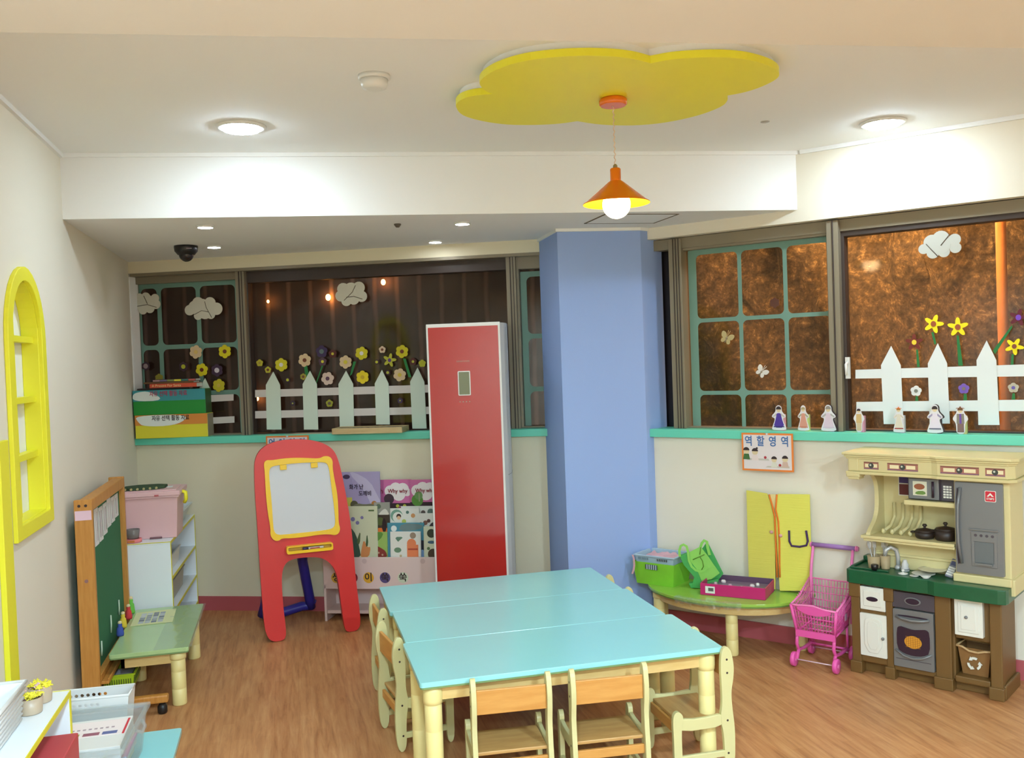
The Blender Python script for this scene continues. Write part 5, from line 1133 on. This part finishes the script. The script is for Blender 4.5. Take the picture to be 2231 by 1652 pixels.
# canopy
can0 = [(.0, .0), (.42, -.0), (.45, -.012), (.76, -.012), (.79, .02), (.79, D+.02), (.0, D+.02)]
def off(poly, k): return [(x+(-k if x < .3 else k if x > .7 else 0), y-(k if y < .1 else 0)) for x, y in poly]
b = M(); b.slab(off(can0, .0), 1.062, 1.13, m_kbe); b.slab(off(can0, .010), 1.046, 1.062, m_kbe); b.slab(off(can0, .008), 1.126, 1.136, m_kbe); b.slab(off(can0, .016), 1.136, 1.147, m_kbe); b.slab(off(can0, .024), 1.147, 1.162, m_kbe)
b.build('canopy', kt, bevel=.004)
b = M(); b.box(.002, .058, -.006, .06, 1.062, 1.128, m_kbe); b.box(-.008, .064, -.012, .07, 1.030, 1.050, m_kbe); b.box(.0, .06, -.008, .065, 1.018, 1.032, m_kbe); b.build('corbel', kt, bevel=.006)
def decal(x0, x1, y, z0=1.076, z1=1.114):
    b = M(); W2 = x1-x0; b.box(x0, x1, y-.0015, y, z0, z1, fmat((170, 112, 96))); b.box(x0+W2*.08, x0+W2*.38, y-.0025, y-.001, z0+.010, z1-.010, fmat((236, 222, 180))); b.box(x0+W2*.62, x0+W2*.92, y-.0025, y-.001, z0+.010, z1-.010, fmat((236, 222, 180)))
    b.prism(circ((x0+x1)/2, (z0+z1)/2, .014, 16), y-.003, y-.001, fmat((70, 72, 66))); b.prism(circ((x0+x1)/2-.003, (z0+z1)/2+.003, .005, 10), y-.0036, y-.001, fmat((200, 206, 190)))
    b.box(x0, x1, y-.002, y-.001, z0+.002, z0+.005, fmat((110, 90, 130))); b.box(x0, x1, y-.002, y-.001, z1-.005, z1-.002, fmat((110, 70, 60))); return b.build('tile_decal', kt)
decal(.085, .16, -.0005); decal(.205, .355, -.0005); decal(.465, .64, -.0125)
o = decal(.0, .085, 0); o.location = (.757, -.006, 0); o.rotation_euler.z = 0; o.location = (.668, -.0125, 0)
# bin in the niche
m_bin = mat('bin_brown', (138, 100, 58), .4)
t = thing('recycling_bin', 'brown toy bin with a white recycling symbol in the lower kitchen niche', 'bin', kf.W(.585, .08, .083), kf.deg)
b = M(); taper(b, .115, .10, .148, .13, 0, .135, m_bin, .004, 0, .02); b.build('bin_body', t)
b = M(); b.tube([(-.080, -.052, .142), (-.05, -.052, .138), (-.02, -.052, .122), (.02, -.052, .120), (.05, -.052, .130), (.078, -.052, .134)], .006, mat('bin_rim', (190, 156, 110), .4), 8); b.tube([(-.078, -.05, .142), (-.072, .07, .14), (.072, .07, .136), (.078, -.05, .134)], .005, mat('bin_rim', (190, 156, 110), .4), 8); b.build('bin_rim', t)
b = M()
for k in range(3):
    a = R(90+120*k)
    for (s0, s1) in ((-.50, .52),):
        pts = [(.021*cos(a+s0+(s1-s0)*i/4), .062+.021*sin(a+s0+(s1-s0)*i/4)) for i in range(5)]+[(.032*cos(a+s0+(s1-s0)*i/4), .062+.032*sin(a+s0+(s1-s0)*i/4)) for i in range(4, -1, -1)]
        b.prism(pts, -.049, -.044, m_kw)
    e = a+.50; b.prism([(.016*cos(e), .062+.016*sin(e)), (.037*cos(e), .062+.037*sin(e)), (.027*cos(e+.55), .062+.027*sin(e+.55))], -.049, -.044, m_kw)
b.T = Matrix.Identity(4); o = b.build('recycling_symbol', t); o.rotation_euler.x = R(0)
# things on the worktop and shelf
ZW = .546
def kput(x, y, z): return kf.W(x, y, z)
m_cup = mat('cup_tan', (176, 156, 120), .5); m_met = mat('toy_silver', (196, 196, 196), .3, .3)
def cup(x, y, r, h, label, ut):
    t = thing('utensil_cup', label, 'cup', kput(x, y, ZW), kf.deg, 'utensil cups on the toy worktop'); b = M(); b.lathe([(r*.8, 0), (r*.82, .002), (r, h), (r*.92, h), (r*.76, .006)], m_cup, 24); b.build('cup_body', t)
    for k, (dx, dy, hh, kind) in enumerate(ut):
        q = thing('toy_utensil', ('silver toy %s standing in the %s' % (kind, label.split(' standing')[0])), 'utensil', kput(x, y, ZW+.01), kf.deg, 'silver toy utensils')
        b = M(); b.tube([(0, 0, 0), (dx, dy, hh)], .003, m_met, 6)
        if kind == 'spoon': b.ball((dx*1.15, dy*1.1, hh+.02), .012, .004, .022, m_met, 12, 8)
        elif kind == 'fork':
            for s_ in (-1, 0, 1): b.tube([(dx, dy, hh-.005), (dx+.007*s_, dy, hh+.012), (dx+.008*s_, dy, hh+.032)], .0022, m_met, 5)
        else: b.box(dx-.009, dx+.009, dy-.002, dy+.002, hh-.005, hh+.04, m_met)
        b.build('utensil_body', q)
    return t
cup(.095, .075, .034, .064, 'larger tan cup standing at the left of the toy worktop', ((-.02, .0, .09, 'spoon'), (.0, .01, .10, 'spatula')))
cup(.150, .085, .026, .070, 'narrow tan cup standing right of the larger tan cup', ((.004, .0, .10, 'fork'), (-.012, .006, .105, 'spatula')))
o = M().lathe([(.017, 0), (.0185, .028), (.016, .03)], m_black, 20).build('toy_stopper', loc=kput(.118, .022, ZW+.001), rz=kf.deg); tag(o, 'small round black toy cap in front of the two tan cups', 'toy')
# tap, bottle
t = thing('toy_tap', 'silver curved toy tap behind the tan cups on the worktop', 'tap', kput(.205, .115, ZW), kf.deg); M().tube([(0, 0, 0), (0, 0, .06), (-.006, -.008, .10), (-.03, -.02, .115), (-.05, -.03, .10), (-.055, -.035, .075)], .011, m_met, 12).build('spout', t); M().lathe([(.018, 0), (.018, .012), (.012, .02)], m_met, 16).build('tap_base', t)
t = thing('toy_shaker', 'silver white toy shaker right of the curved tap', 'toy', kput(.250, .085, ZW), kf.deg); M().lathe([(.020, 0), (.022, .01), (.016, .026), (.018, .034), (.012, .046), (.010, .056), (.006, .060)], mat('shaker_white', (206, 204, 204), .3), 20).build('shaker_body', t); M().lathe([(.0225, .010), (.0225, .014)], m_kgr, 20).build('shaker_ring', t)
m_pl = mat('plate_cream', (220, 214, 186), .35); m_pl2 = mat('plate_white', (220, 220, 214), .35)
def plate(x, y, z, r, h, m, label, nm='toy_plate', tilt=0, sx=1):
    o = M().lathe([(r*.6, 0), (r*.64, h*.3), (r, h), (r*.97, h*1.1), (r*.6, h*.5)], m, 28, sx=sx).build(nm, loc=kput(x, y, z), rz=kf.deg); o.rotation_euler.x = R(tilt); tag(o, label, 'plate', 'toy plates on the green worktop'); return o
plate(.385, .085, ZW+.020, .068, .008, m_pl, 'large cream oval toy plate nearest the backsplash')
for q in (o for o in ()): pass
plate(.352, .050, ZW, .056, .010, m_pl2, 'white toy plate in the middle of the worktop in front of the cream plate')
plate(.383, -.012, ZW, .024, .012, m_pl2, 'small white toy bowl in front of the white plate')
plate(.325, -.005, ZW, .022, .005, m_pl2, 'tiny white toy saucer left of the small bowl')
t = thing('toy_cover', 'small white toy lid with a knob right of the black cap', 'lid', kput(.262, .020, ZW), kf.deg); M().lathe([(.024, 0), (.024, .004), (.006, .009), (.004, .012)], m_pl2, 20).build('lid_disc', t); M().lathe([(.005, .011), (.009, .018), (.006, .024)], m_pl2, 14).build('lid_knob', t)
# phone
t = thing('toy_phone', 'grey and white toy phone leaning beside the toy fridge', 'toy phone', kput(.468, .062, ZW+.003), kf.deg); t.rotation_euler = (R(-42), R(14), R(kf.deg))
M().box(-.019, .019, -.008, .008, 0, .105, mat('phone_grey', (134, 134, 150), .35)).build('phone_body', t, bevel=.004)
b = M()
for r_ in range(4): b.box(-.016, .016, -.0105, -.007, .006+r_*.013, .016+r_*.013, m_pw)
b.build('phone_keys', t, bevel=.001); M().box(-.013, .013, -.0095, -.0075, .066, .088, mat('phone_screen', (90, 96, 130), .2)).build('phone_screen', t)
# dark pots on the dish shelf
m_pot = mat('pot_dark', (44, 32, 26), .45)
def pot(x, y, r, h, label, lidh):
    t = thing('toy_pot', label, 'pot', kput(x, y, .7285), kf.deg, 'dark toy pots on the dish shelf'); M().lathe([(r*.85, 0), (r, .008), (r*1.02, h), (r*.94, h), (r*.9, .008)], m_pot, 26).build('pot_body', t)
    M().lathe([(r*1.03, h), (r*.9, h+.008), (r*.3, h+.016), (.006, h+.018), (.006, h+.024), (.012, h+.030), (.008, h+lidh)], m_pot, 26).build('pot_lid', t)
    b = M()
    for s_ in (-1, 1): b.tube([(s_*r*.98, -.012, h*.8), (s_*(r+.018), -.010, h*.82), (s_*(r+.018), .010, h*.82), (s_*r*.98, .012, h*.8)], .004, m_pot, 6)
    b.build('pot_handles', t)
pot(.352, .085, .046, .034, 'smaller dark brown toy pot with lid, left one on the dish shelf', .038); pot(.452, .085, .050, .052, 'larger dark brown toy pot with lid, next to the toy fridge', .038)

# ================================================================== LEFT SIDE: WHITE SHELF AT THE BACK
m_shw = mat('shelf_white', (234, 239, 242), .45)
def shelf_unit(x, y, rz, L_, D_, H_, label, dims, items=True):
    """open front faces +x; length along y"""
    t = thing('storage_shelf', label, 'shelf', (x, y, 0), rz)
    th_ = .016
    for yy in (0, L_-th_):
        o = M().box(-D_, 0, yy, yy+th_, 0, H_-th_, m_shw).build('side_panel', t, bevel=.0015)
        M().box(0, .003, yy, yy+th_, 0, H_-th_, m_yedge).build('edge_strip', o)
    o = M().box(-D_, 0, 0, L_, H_-th_, H_, m_shw).build('top_board', t, bevel=.0015)
    M().box(0, .003, 0, L_, H_-th_, H_, m_yedge).build('edge_strip', o)
    b = M(); b.box(-D_, 0, -.0025, 0, H_-.004, H_, m_yedge) if dims == 1 else b.box(-D_, 0, L_, L_+.003, H_-th_, H_+.001, m_yedge); b.build('end_edge_strip', t)
    for z in (.06, H_*.36, H_*.66):
        o = M().box(-D_+.01, -.002, th_, L_-th_, z, z+th_, m_shw).build('shelf_board', t); M().box(-.002, .002, th_, L_-th_, z, z+th_, m_yedge).build('edge_strip', o)
    M().box(-D_, -D_+.008, th_, L_-th_, .03, H_-th_, m_shw).build('back_panel', t); return t
shelf_unit(-.712, 5.83, -2.5, 1.02, .325, .69, 'white shelf unit with yellow edges in the back left corner under the pink storage box', 1)
# trays on its shelves
def tray(name, x, y, z, w_, d_, h_, m, label, cat, rz=0, th=.003, flare=.02, grp=None):
    t = thing(name, label, cat, (x, y, z), rz, grp); b = M(); taper(b, w_-flare, d_-flare, w_, d_, 0, h_, m, th); b.build('tray_body', t); b = M(); rimring(b, w_+.014, d_+.014, h_-.005, h_+.001, .010, m); b.build('rim', t); return t
tray('paper_tray', -.845, 6.15, .69*.66+.017, .24, .42, .10, m_pw, 'white open tray on the upper inner shelf of the back left unit', 'tray', -2)
tray('grey_basin', -.85, 6.35, .69*.36+.017, .24, .45, .13, mat('basin_grey', (176, 172, 164), .5), 'grey basin on the middle shelf of the back left unit', 'basin', -2)
# pink storage box
m_pbx = mat('storage_pink', (226, 184, 186), .35)
PZ = .691
t = thing('storage_box', 'large pale pink lidded storage box on top of the back left shelf unit', 'storage box', (-.868, 6.09, PZ), -2)
b = M(); taper(b, .37, .25, .40, .28, 0, .255, m_pbx, .006); b.build('box_body', t, bevel=.004)
b = M(); b.box(-.212, .212, -.152, .152, .25, .262, m_pbx); b.box(-.218, .218, -.158, .158, .262, .290, m_pbx); b.box(-.19, .19, -.13, .13, .288, .296, m_pbx); b.build('lid', t, bevel=.005)
b = M(); b.box(-.13, -.105, -.1605, -.155, .262, .272, m_base); b.box(.07, .095, -.1605, -.155, .262, .272, m_base); b.build('lid_notches', t)
b = M(); b.tube([(.208, -.05, .275), (.236, -.055, .262), (.238, -.055, .22), (.226, -.04, .20)], .011, m_yel, 8); b.tube([(.226, -.04, .20), (.238, -.02, .22), (.236, -.02, .262), (.208, -.03, .275)], .008, m_yel, 8); b.build('yellow_clasp', t)
b = M(); b.box(.03, .10, -.1395, -.128, .001, .010, fmat((120, 84, 90))); b.build('base_notch', t)
t = thing('patterned_pouch', 'dark green patterned flat pouch lying on the pink storage box lid', 'pouch', (-.885, 6.08, PZ+.2965), 4)
M().slab(smoothpoly([(-.13, -.07), (.12, -.09), (.15, .05), (-.10, .08)], 1), 0, .018, mat('pouch_green', (52, 76, 48), .8)).build('pouch_body', t, bevel=.004)
b = M()
for k in range(6): b.prism(circ(-.10+k*.036, .009, .0075, 10), -.088+.0-.003*k*.3, -.06, fmat((170, 160, 110)))
b.build('pattern_dots', t)
M().slab([(0, 0), (.08, 0), (.08, .05), (0, .05)], 0, .003, m_paper).build('note_card', loc=(-.795, 6.07, PZ+.2965)); tag(bpy.data.objects['note_card'], 'small white card on the right of the pink box lid', 'card')
tp = tray('white_tray', -.80, 6.58, PZ, .24, .36, .10, mat('tray_clear_white', (206, 214, 214), .3), 'white plastic tray behind the pink storage box on the back left unit', 'tray', -2, flare=.08)
# small glass bowl and tape
t = thing('glass_bowl', 'small clear grey bowl standing on a tape roll, in front of the pink storage box', 'bowl', (-.930, 5.905, PZ+.022), 0); M().lathe([(.030, 0), (.034, .004), (.040, .055), (.038, .055), (.030, .006)], mat('bowl_clear', (176, 170, 164), .15, trans=.6), 24).build('bowl_body', t)
t = thing('tape_roll', 'pink and orange tape roll lying under the clear bowl on the shelf top', 'tape roll', (-.925, 5.90, PZ), 0); M().lathe([(.045, 0), (.045, .021), (.028, .021), (.028, 0), (.045, 0)], fmat((226, 130, 130)), 24, close=False).build('tape', t); M().box(-.03, .01, -.0462, -.042, .004, .017, fmat((206, 120, 60))).build('tape_print', t)
# ---- low green table
m_tg = mat('tabletop_pale_green', (176, 206, 146), .18, var=.05, scale=6)
tg = table(-.915, -.535, 4.915, 5.80, .305, 'low pale green table covered with clear film beside the green board', m_tg, 'low_table', None, legr=.036, inset=.06)
for c_ in kids(tg):
    if c_.name.startswith('leg') and c_.location.x < 0 and c_.location.y < 0: c_.location.y = .08
b = M(); random.seed(2); vs = []; fs = []
for i in range(15):
    for j in range(29): vs.append((.02+.185*i/14, -.44+.88*j/28, .3056+.0035*max(0, sin(j*1.3+i*.35+random.uniform(-.3, .3)))*(.6+.4*sin(i))+.0006))
fs = [(i*29+j, (i+1)*29+j, (i+1)*29+j+1, i*29+j+1) for i in range(14) for j in range(28)]
b.add(vs, fs, m_film, True); b.build('film_cover', tg)
p = Vector((-.775, 5.56, .3065))
t = thing('picture_sheet', 'pale yellow sheet with grey printed pictures on the low green table', 'sheet', p, 2); M().slab([(-.12, -.13), (.10, -.13), (.10, .16), (-.12, .16)], 0, .002, fmat((222, 226, 170))).build('sheet', t)
b = M(); random.seed(4)
for i in range(4):
    for j in range(5): x, y = -.085+i*.034, -.10+j*.045; b.slab([(x, y), (x+.028, y), (x+.028, y+.036), (x, y+.036)], .002, .003, fmat(random.choice([(160, 166, 176), (190, 194, 200), (130, 136, 150), (206, 210, 212)])))
b.build('printed_pictures', t)
# small toys behind the far post
for k, (x, y, r, h, c, l) in enumerate(((-.925, 5.42, .020, .08, (220, 190, 60), 'yellow toy figure bottle on the low green table behind the board post'), (-.925, 5.60, .020, .075, (206, 60, 60), 'red toy figure on the low green table behind the board post'), (-.915, 5.26, .020, .07, (60, 80, 160), 'blue toy block tower on the low green table behind the board post'), (-.93, 5.72, .022, .09, (110, 190, 70), 'green toy dinosaur tip on the low green table behind the board post'))):
    t = thing('toy_figure', l, 'toy', (x, y, .306), 0, 'toys behind the board post'); M().lathe([(r*.9, 0), (r, .01), (r*.8, h*.6), (r*.5, h*.7), (r*.6, h*.85), (r*.3, h)], fmat(c), 14).build('body', t); M().ball((0, 0, h), r*.55, r*.55, r*.5, fmat((226, 206, 160)), 12, 8).build('head', t)

# ================================================================== GREEN BOARD ON WOODEN STAND
m_felt = mat('board_green', (48, 112, 74), .85, var=.06, scale=40)
gb = thing('green_board', 'green felt board in an orange wooden frame standing along the left wall', 'board', (-.936, 4.80, 0), 0)
BL = .93; BH = 1.105
b = M(); b.box(-.082, 0, 0, .030, .16, BH, m_bbw); b.build('near_post', gb, bevel=.003)
b = M(); b.box(-.082, 0, BL-.03, BL, .10, BH+.005, m_bbw); b.build('far_post', gb, bevel=.003)
b = M(); b.box(-.06, -.0, .03, BL-.03, BH-.055, BH, m_bbw); b.build('top_rail', gb, bevel=.003)
b = M(); b.box(-.06, -.0, .03, BL-.03, .19, .235, m_bbw); b.box(.0, .035, .03, BL-.03, .19, .205, m_bbw); b.box(.03, .038, .03, BL-.03, .205, .218, m_bbw); b.build('chalk_ledge', gb, bevel=.002)
M().box(-.045, -.028, .03, BL-.03, .23, BH-.05, m_felt).build('felt_panel', gb)
b = M(); b.box(-.005, .030, .0, .045, .06, .16, m_bbw); b.box(-.005, .030, BL-.05, BL, .06, .16, m_bbw); b.box(.06, .085, -.02, BL, .08, .115, m_bbw); b.build('lower_rails', gb, bevel=.003)
b = M(); b.box(-.06, .300, .05, .09, .055, .095, m_bbw); b.build('foot', gb, bevel=.008)
b = M(); b.box(-.06, .300, BL-.13, BL-.09, .055, .095, m_bbw); b.build('foot', gb, bevel=.008)
for (x, y) in ((.27, .07), (-.03, .07), (.27, BL-.11)): M().lathe([(.02, 0), (.024, .008), (.024, .035), (.012, .055)], m_black, 18, c=(x, y, 0)).build('caster', gb)
b = M()
for x in (-.058, -.028): b.T = Matrix.Translation((x, -.0005, BH-.028)) @ Matrix.Rotation(R(90), 4, 'X'); b.lathe([(.007, -.001), (.007, .001)], m_dark, 12)
b.T = Matrix.Translation((-.04, -.0005, .71)) @ Matrix.Rotation(R(90), 4, 'X'); b.lathe([(.009, -.001), (.009, .001)], fmat((150, 110, 110)), 12); b.build('screws', gb)
o = M().box(-.078, -.004, -.0015, 0, BH-.098, BH-.052, fmat((230, 196, 212))).build('pink_label', gb)
# paper strips clipped to the board
random.seed(9)
for k in range(7):
    y0 = 4.80+.06+k*.115; z1 = BH-.055-.02+random.uniform(-.01, .01); h_ = .20-.012*k
    o = M().box(0, .0015, 0, .10, -h_, 0, mat('strip_paper', (232, 228, 226), .7)).build('paper_strip', loc=(-.9635, y0, z1)); tag(o, 'white paper strip pinned along the top of the green board, %s' % ['nearest one', 'second from the near end', 'third from the near end', 'middle one', 'third from the far end', 'second from the far end', 'farthest one'][k], 'paper', 'paper strips on the green board')
    for j in range(2): M().box(.0016, .0022, .02+j*.04+random.uniform(0, .01), .027+j*.04+random.uniform(0, .01), -h_+.02, -.02, fmat((120, 96, 104))).build('printed_line', o)
for k, (y, z, h_) in enumerate(((4.98, .29, .07), (5.25, .33, .09), (5.50, .36, .08))):
    o = M().tube([(0, 0, 0), (.004, -.01, h_*.5), (0, .012, h_)], .004, fmat((200, 214, 190)), 6).build('white_hook', loc=(-.958, y, z)); tag(o, 'pale plastic hook on the lower green felt, %s' % ['nearest', 'middle', 'farthest'][k], 'hook', 'hooks on the green board')
# lime basket on the lower rails
m_lb = mat('basket_lime', (176, 206, 40), .35)
t = tray('lime_basket', -.885, 5.10, .097, .15, .24, .085, m_lb, 'lime green plastic basket on the lower rails of the green board stand', 'basket', 0, .004)
b = M()
for k in range(12): b.box(-.066+k*.011, -.061+k*.011, -.1185, -.110, .035, .060, mat('slot_olive', (90, 106, 20), .6))
for k in range(16): b.box(.070, .0745, -.105+k*.013, -.098+k*.013, .035, .060, mat('slot_olive', (90, 106, 20), .6))
b.build('slots', t)
o = M().box(-.05, .05, -.08, .08, .0, .05, fmat((206, 204, 214))).build('paper_bundle', loc=(-.885, 5.10, .103)); tag(o, 'white paper bundle inside the lime basket', 'paper')

# ================================================================== FOREGROUND LEFT
shelf_unit(-.722, 2.06, 0, 1.17, .33, .69, 'white shelf unit with yellow edges nearest the viewer at the lower left', 2)
# white wicker like baskets
m_bk = mat('basket_white', (226, 226, 224), .4)
t = thing('white_basket', 'white ribbed plastic basket at the lower left corner on the near shelf', 'basket', (-.922, 2.775, .691), 0)
b = M(); taper(b, .235, .40, .262, .43, 0, .115, m_bk, .004); b.build('basket_body', t)
b = M()
for k in range(7):
    z = .010+k*.015; w2, d2 = .1175+.0135*z/.115+.002, .20+.015*z/.115+.002; b.tube([(-w2, -d2, z), (w2, -d2, z), (w2, d2, z), (-w2, d2, z), (-w2, -d2, z)], .0035, m_bk, 6)
b.tube([(-.134, -.218, .116), (.134, -.218, .116), (.134, .218, .116), (-.134, .218, .116), (-.134, -.218, .116)], .006, m_bk, 8); b.build('ribs', t)
# two pots of yellow paper flowers
m_pot2 = mat('pot_clear_tan', (184, 164, 140), .35); m_yf = mat('flower_petal_yellow', (232, 220, 60), .6)
def flowerpot(x, y, r, h, label, sd):
    t = thing('flower_pot', label, 'flower pot', (x, y, .691), 0, 'pots of yellow flowers on the near shelf'); b = M(); b.lathe([(r*.9, 0), (r*.92, .004), (r, h), (r*.94, h), (r*.86, .006)], m_pot2, 26); b.lathe([(r*.93, h-.012), (.001, h-.010)], m_pot2, 26, close=False); b.build('pot', t)
    random.seed(sd); b = M()
    for k in range(34):
        a = random.uniform(0, 6.28); q = r*.86*math.sqrt(random.random()); b.T = Matrix.Translation((q*cos(a), q*sin(a), h-.006+random.uniform(0, .016))) @ Matrix.Rotation(random.uniform(-.7, .7), 4, 'X') @ Matrix.Rotation(random.uniform(-.7, .7), 4, 'Y')
        pts = [((.0085+.004*cos(5*w_))*cos(w_), (.0085+.004*cos(5*w_))*sin(w_)) for w_ in [2*pi*i/20 for i in range(20)]]; b.slab(pts, 0, .0025, m_yf if k % 7 else fmat((236, 196, 206)))
    o = b.build('flowers', t); o['kind'] = 'stuff'; return t
flowerpot(-.795, 3.055, .036, .048, 'tan pot of yellow paper flowers, nearer one beside the white basket', 21)
flowerpot(-.790, 3.150, .036, .048, 'tan pot of yellow paper flowers, farther one at the end of the near shelf', 22)
# red box on an inner shelf
b = M(); b.box(0, .17, 0, .27, 0, .13, mat('box_red', (186, 66, 70), .5)); o = b.build('red_box', loc=(-.84, 2.81, .69*.66+.018), rz=0, bevel=.003)
tag(o, 'red cardboard box sticking out of the near shelf unit at the lower left', 'box')
# aqua low table under the clear bin
table(-.97, -.455, 3.245, 3.83, .30, 'low aqua topped table beside the near shelf unit, carrying the clear bin', m_aqua, 'low_table', None, legr=.034)
# clear bin with games
m_cb = glass_mat('bin_clear', (.93, .95, .95, 1), .07, .16, (225, 228, 228))
BZ = .301
t = thing('clear_bin', 'clear plastic bin of flat games on the low aqua table', 'bin', (-.72, 3.462, BZ), -3)
b = M(); taper(b, .27, .38, .31, .42, 0, .17, m_cb, .003); b.build('bin_body', t)
b = M(); rimring(b, .33, .44, .155, .172, .014, m_cb); b.build('bin_rim', t, bevel=.003)
b = M(); b.tube([(.168, -.05, .165), (.182, -.03, .150), (.182, .03, .150), (.168, .05, .165)], .006, m_cb, 8); b.build('bin_handle', t)
def inb(name, label, x, y, z, w_, d_, h_, m, rz=0, cat='game box', bld=None):
    o = thing(name, label, cat, (-.72+x, 3.50+y, BZ+z), -3+rz, 'contents of the clear bin'); M().box(-w_/2, w_/2, -d_/2, d_/2, 0, h_, m).build('box', o, bevel=.002)
    if bld: bld(o, w_, d_, h_)
    return o
inb('flat_game', 'cream flat box at the bottom of the clear bin', -.01, 0, .004, .24, .29, .032, fmat((206, 200, 160)))
inb('flat_game', 'white flat box above the cream one in the clear bin', -.005, -.005, .037, .25, .29, .026, fmat((214, 210, 204)))
inb('flat_game', 'pink flat folder in the clear bin', .0, -.01, .064, .255, .30, .012, fmat((226, 150, 184)), 2)
inb('flat_game', 'pale orange flat box below the card game in the clear bin', -.01, 0, .077, .25, .29, .022, fmat((226, 196, 160)), -1)
def lab(o, w_, d_, h_):
    b = M(); y0 = -d_*.10; b.box(-w_*.46, w_*.44, y0, d_*.42, h_, h_+.0008, fmat((236, 222, 220)))
    for x0, x1, c in ((-.34, -.14, (170, 170, 70)), (-.09, .13, (150, 90, 104)), (.17, .37, (96, 104, 150))): b.box(w_*x0, w_*x1, y0+.01, y0+.035, h_+.0008, h_+.0016, fmat(c))
    for k in range(9): b.box(-w_*.36+k*.019, -w_*.36+k*.019+.010, d_*.14, d_*.18, h_+.0008, h_+.0016, fmat((170, 150, 156)))
    b.box(w_*.445, w_*.475, y0, d_*.42, h_, h_+.001, fmat((200, 50, 60))); b.build('top_label', o)
inb('card_game', 'white card game with a label strip of coloured blocks on top in the clear bin', .0, -.02, .100, .245, .28, .045, m_pw, 3, bld=lab)
o = M().box(-.05, .05, -.0, .003, 0, .10, fmat((150, 160, 176))).build('mesh_card', loc=(-.62, 3.285, BZ+.02), rz=20); tag(o, 'grey blue mesh card at the near right corner inside the clear bin', 'card')
# perforated white basket behind
t = thing('perforated_basket', 'white basket with rows of round holes behind the clear bin', 'basket', (-.79, 3.775, BZ), -3); t.scale = (1, .55, 1)
b = M()
holes = [circ(-.13+k*.021, z, .0066, 10) for k in range(10) for z in (.150, .172)]
b.prism([(-.145, 0), (.145, 0), (.165, .195), (-.165, .195)], -.12, -.116, m_bk, holes); b.build('front_wall', t)
b = M(); b.prism([(-.145, 0), (.145, 0), (.165, .195), (-.165, .195)], .09, .094, m_bk, holes); b.build('rear_wall', t)
b = M(); b.add([(.145, -.12, 0), (.145, .094, 0), (.165, .094, .195), (.165, -.12, .195), (.149, -.12, 0), (.149, .094, 0), (.169, .094, .195), (.169, -.12, .195)], [(0, 1, 2, 3), (4, 7, 6, 5), (0, 4, 5, 1), (2, 6, 7, 3), (0, 3, 7, 4), (1, 5, 6, 2)], m_bk)
b.add([(-.149, -.12, 0), (-.149, .094, 0), (-.169, .094, .195), (-.169, -.12, .195), (-.145, -.12, 0), (-.145, .094, 0), (-.165, .094, .195), (-.165, -.12, .195)], [(0, 1, 2, 3), (4, 7, 6, 5), (0, 4, 5, 1), (2, 6, 7, 3), (0, 3, 7, 4), (1, 5, 6, 2)], m_bk); b.box(-.145, .145, -.12, .094, 0, .003, m_bk)
b.build('basket_sides', t)
b = M(); b.tube([(-.168, -.12, .196), (.168, -.12, .196), (.168, .094, .196), (-.168, .094, .196), (-.168, -.12, .196)], .005, m_bk, 8); b.build('basket_rim', t)
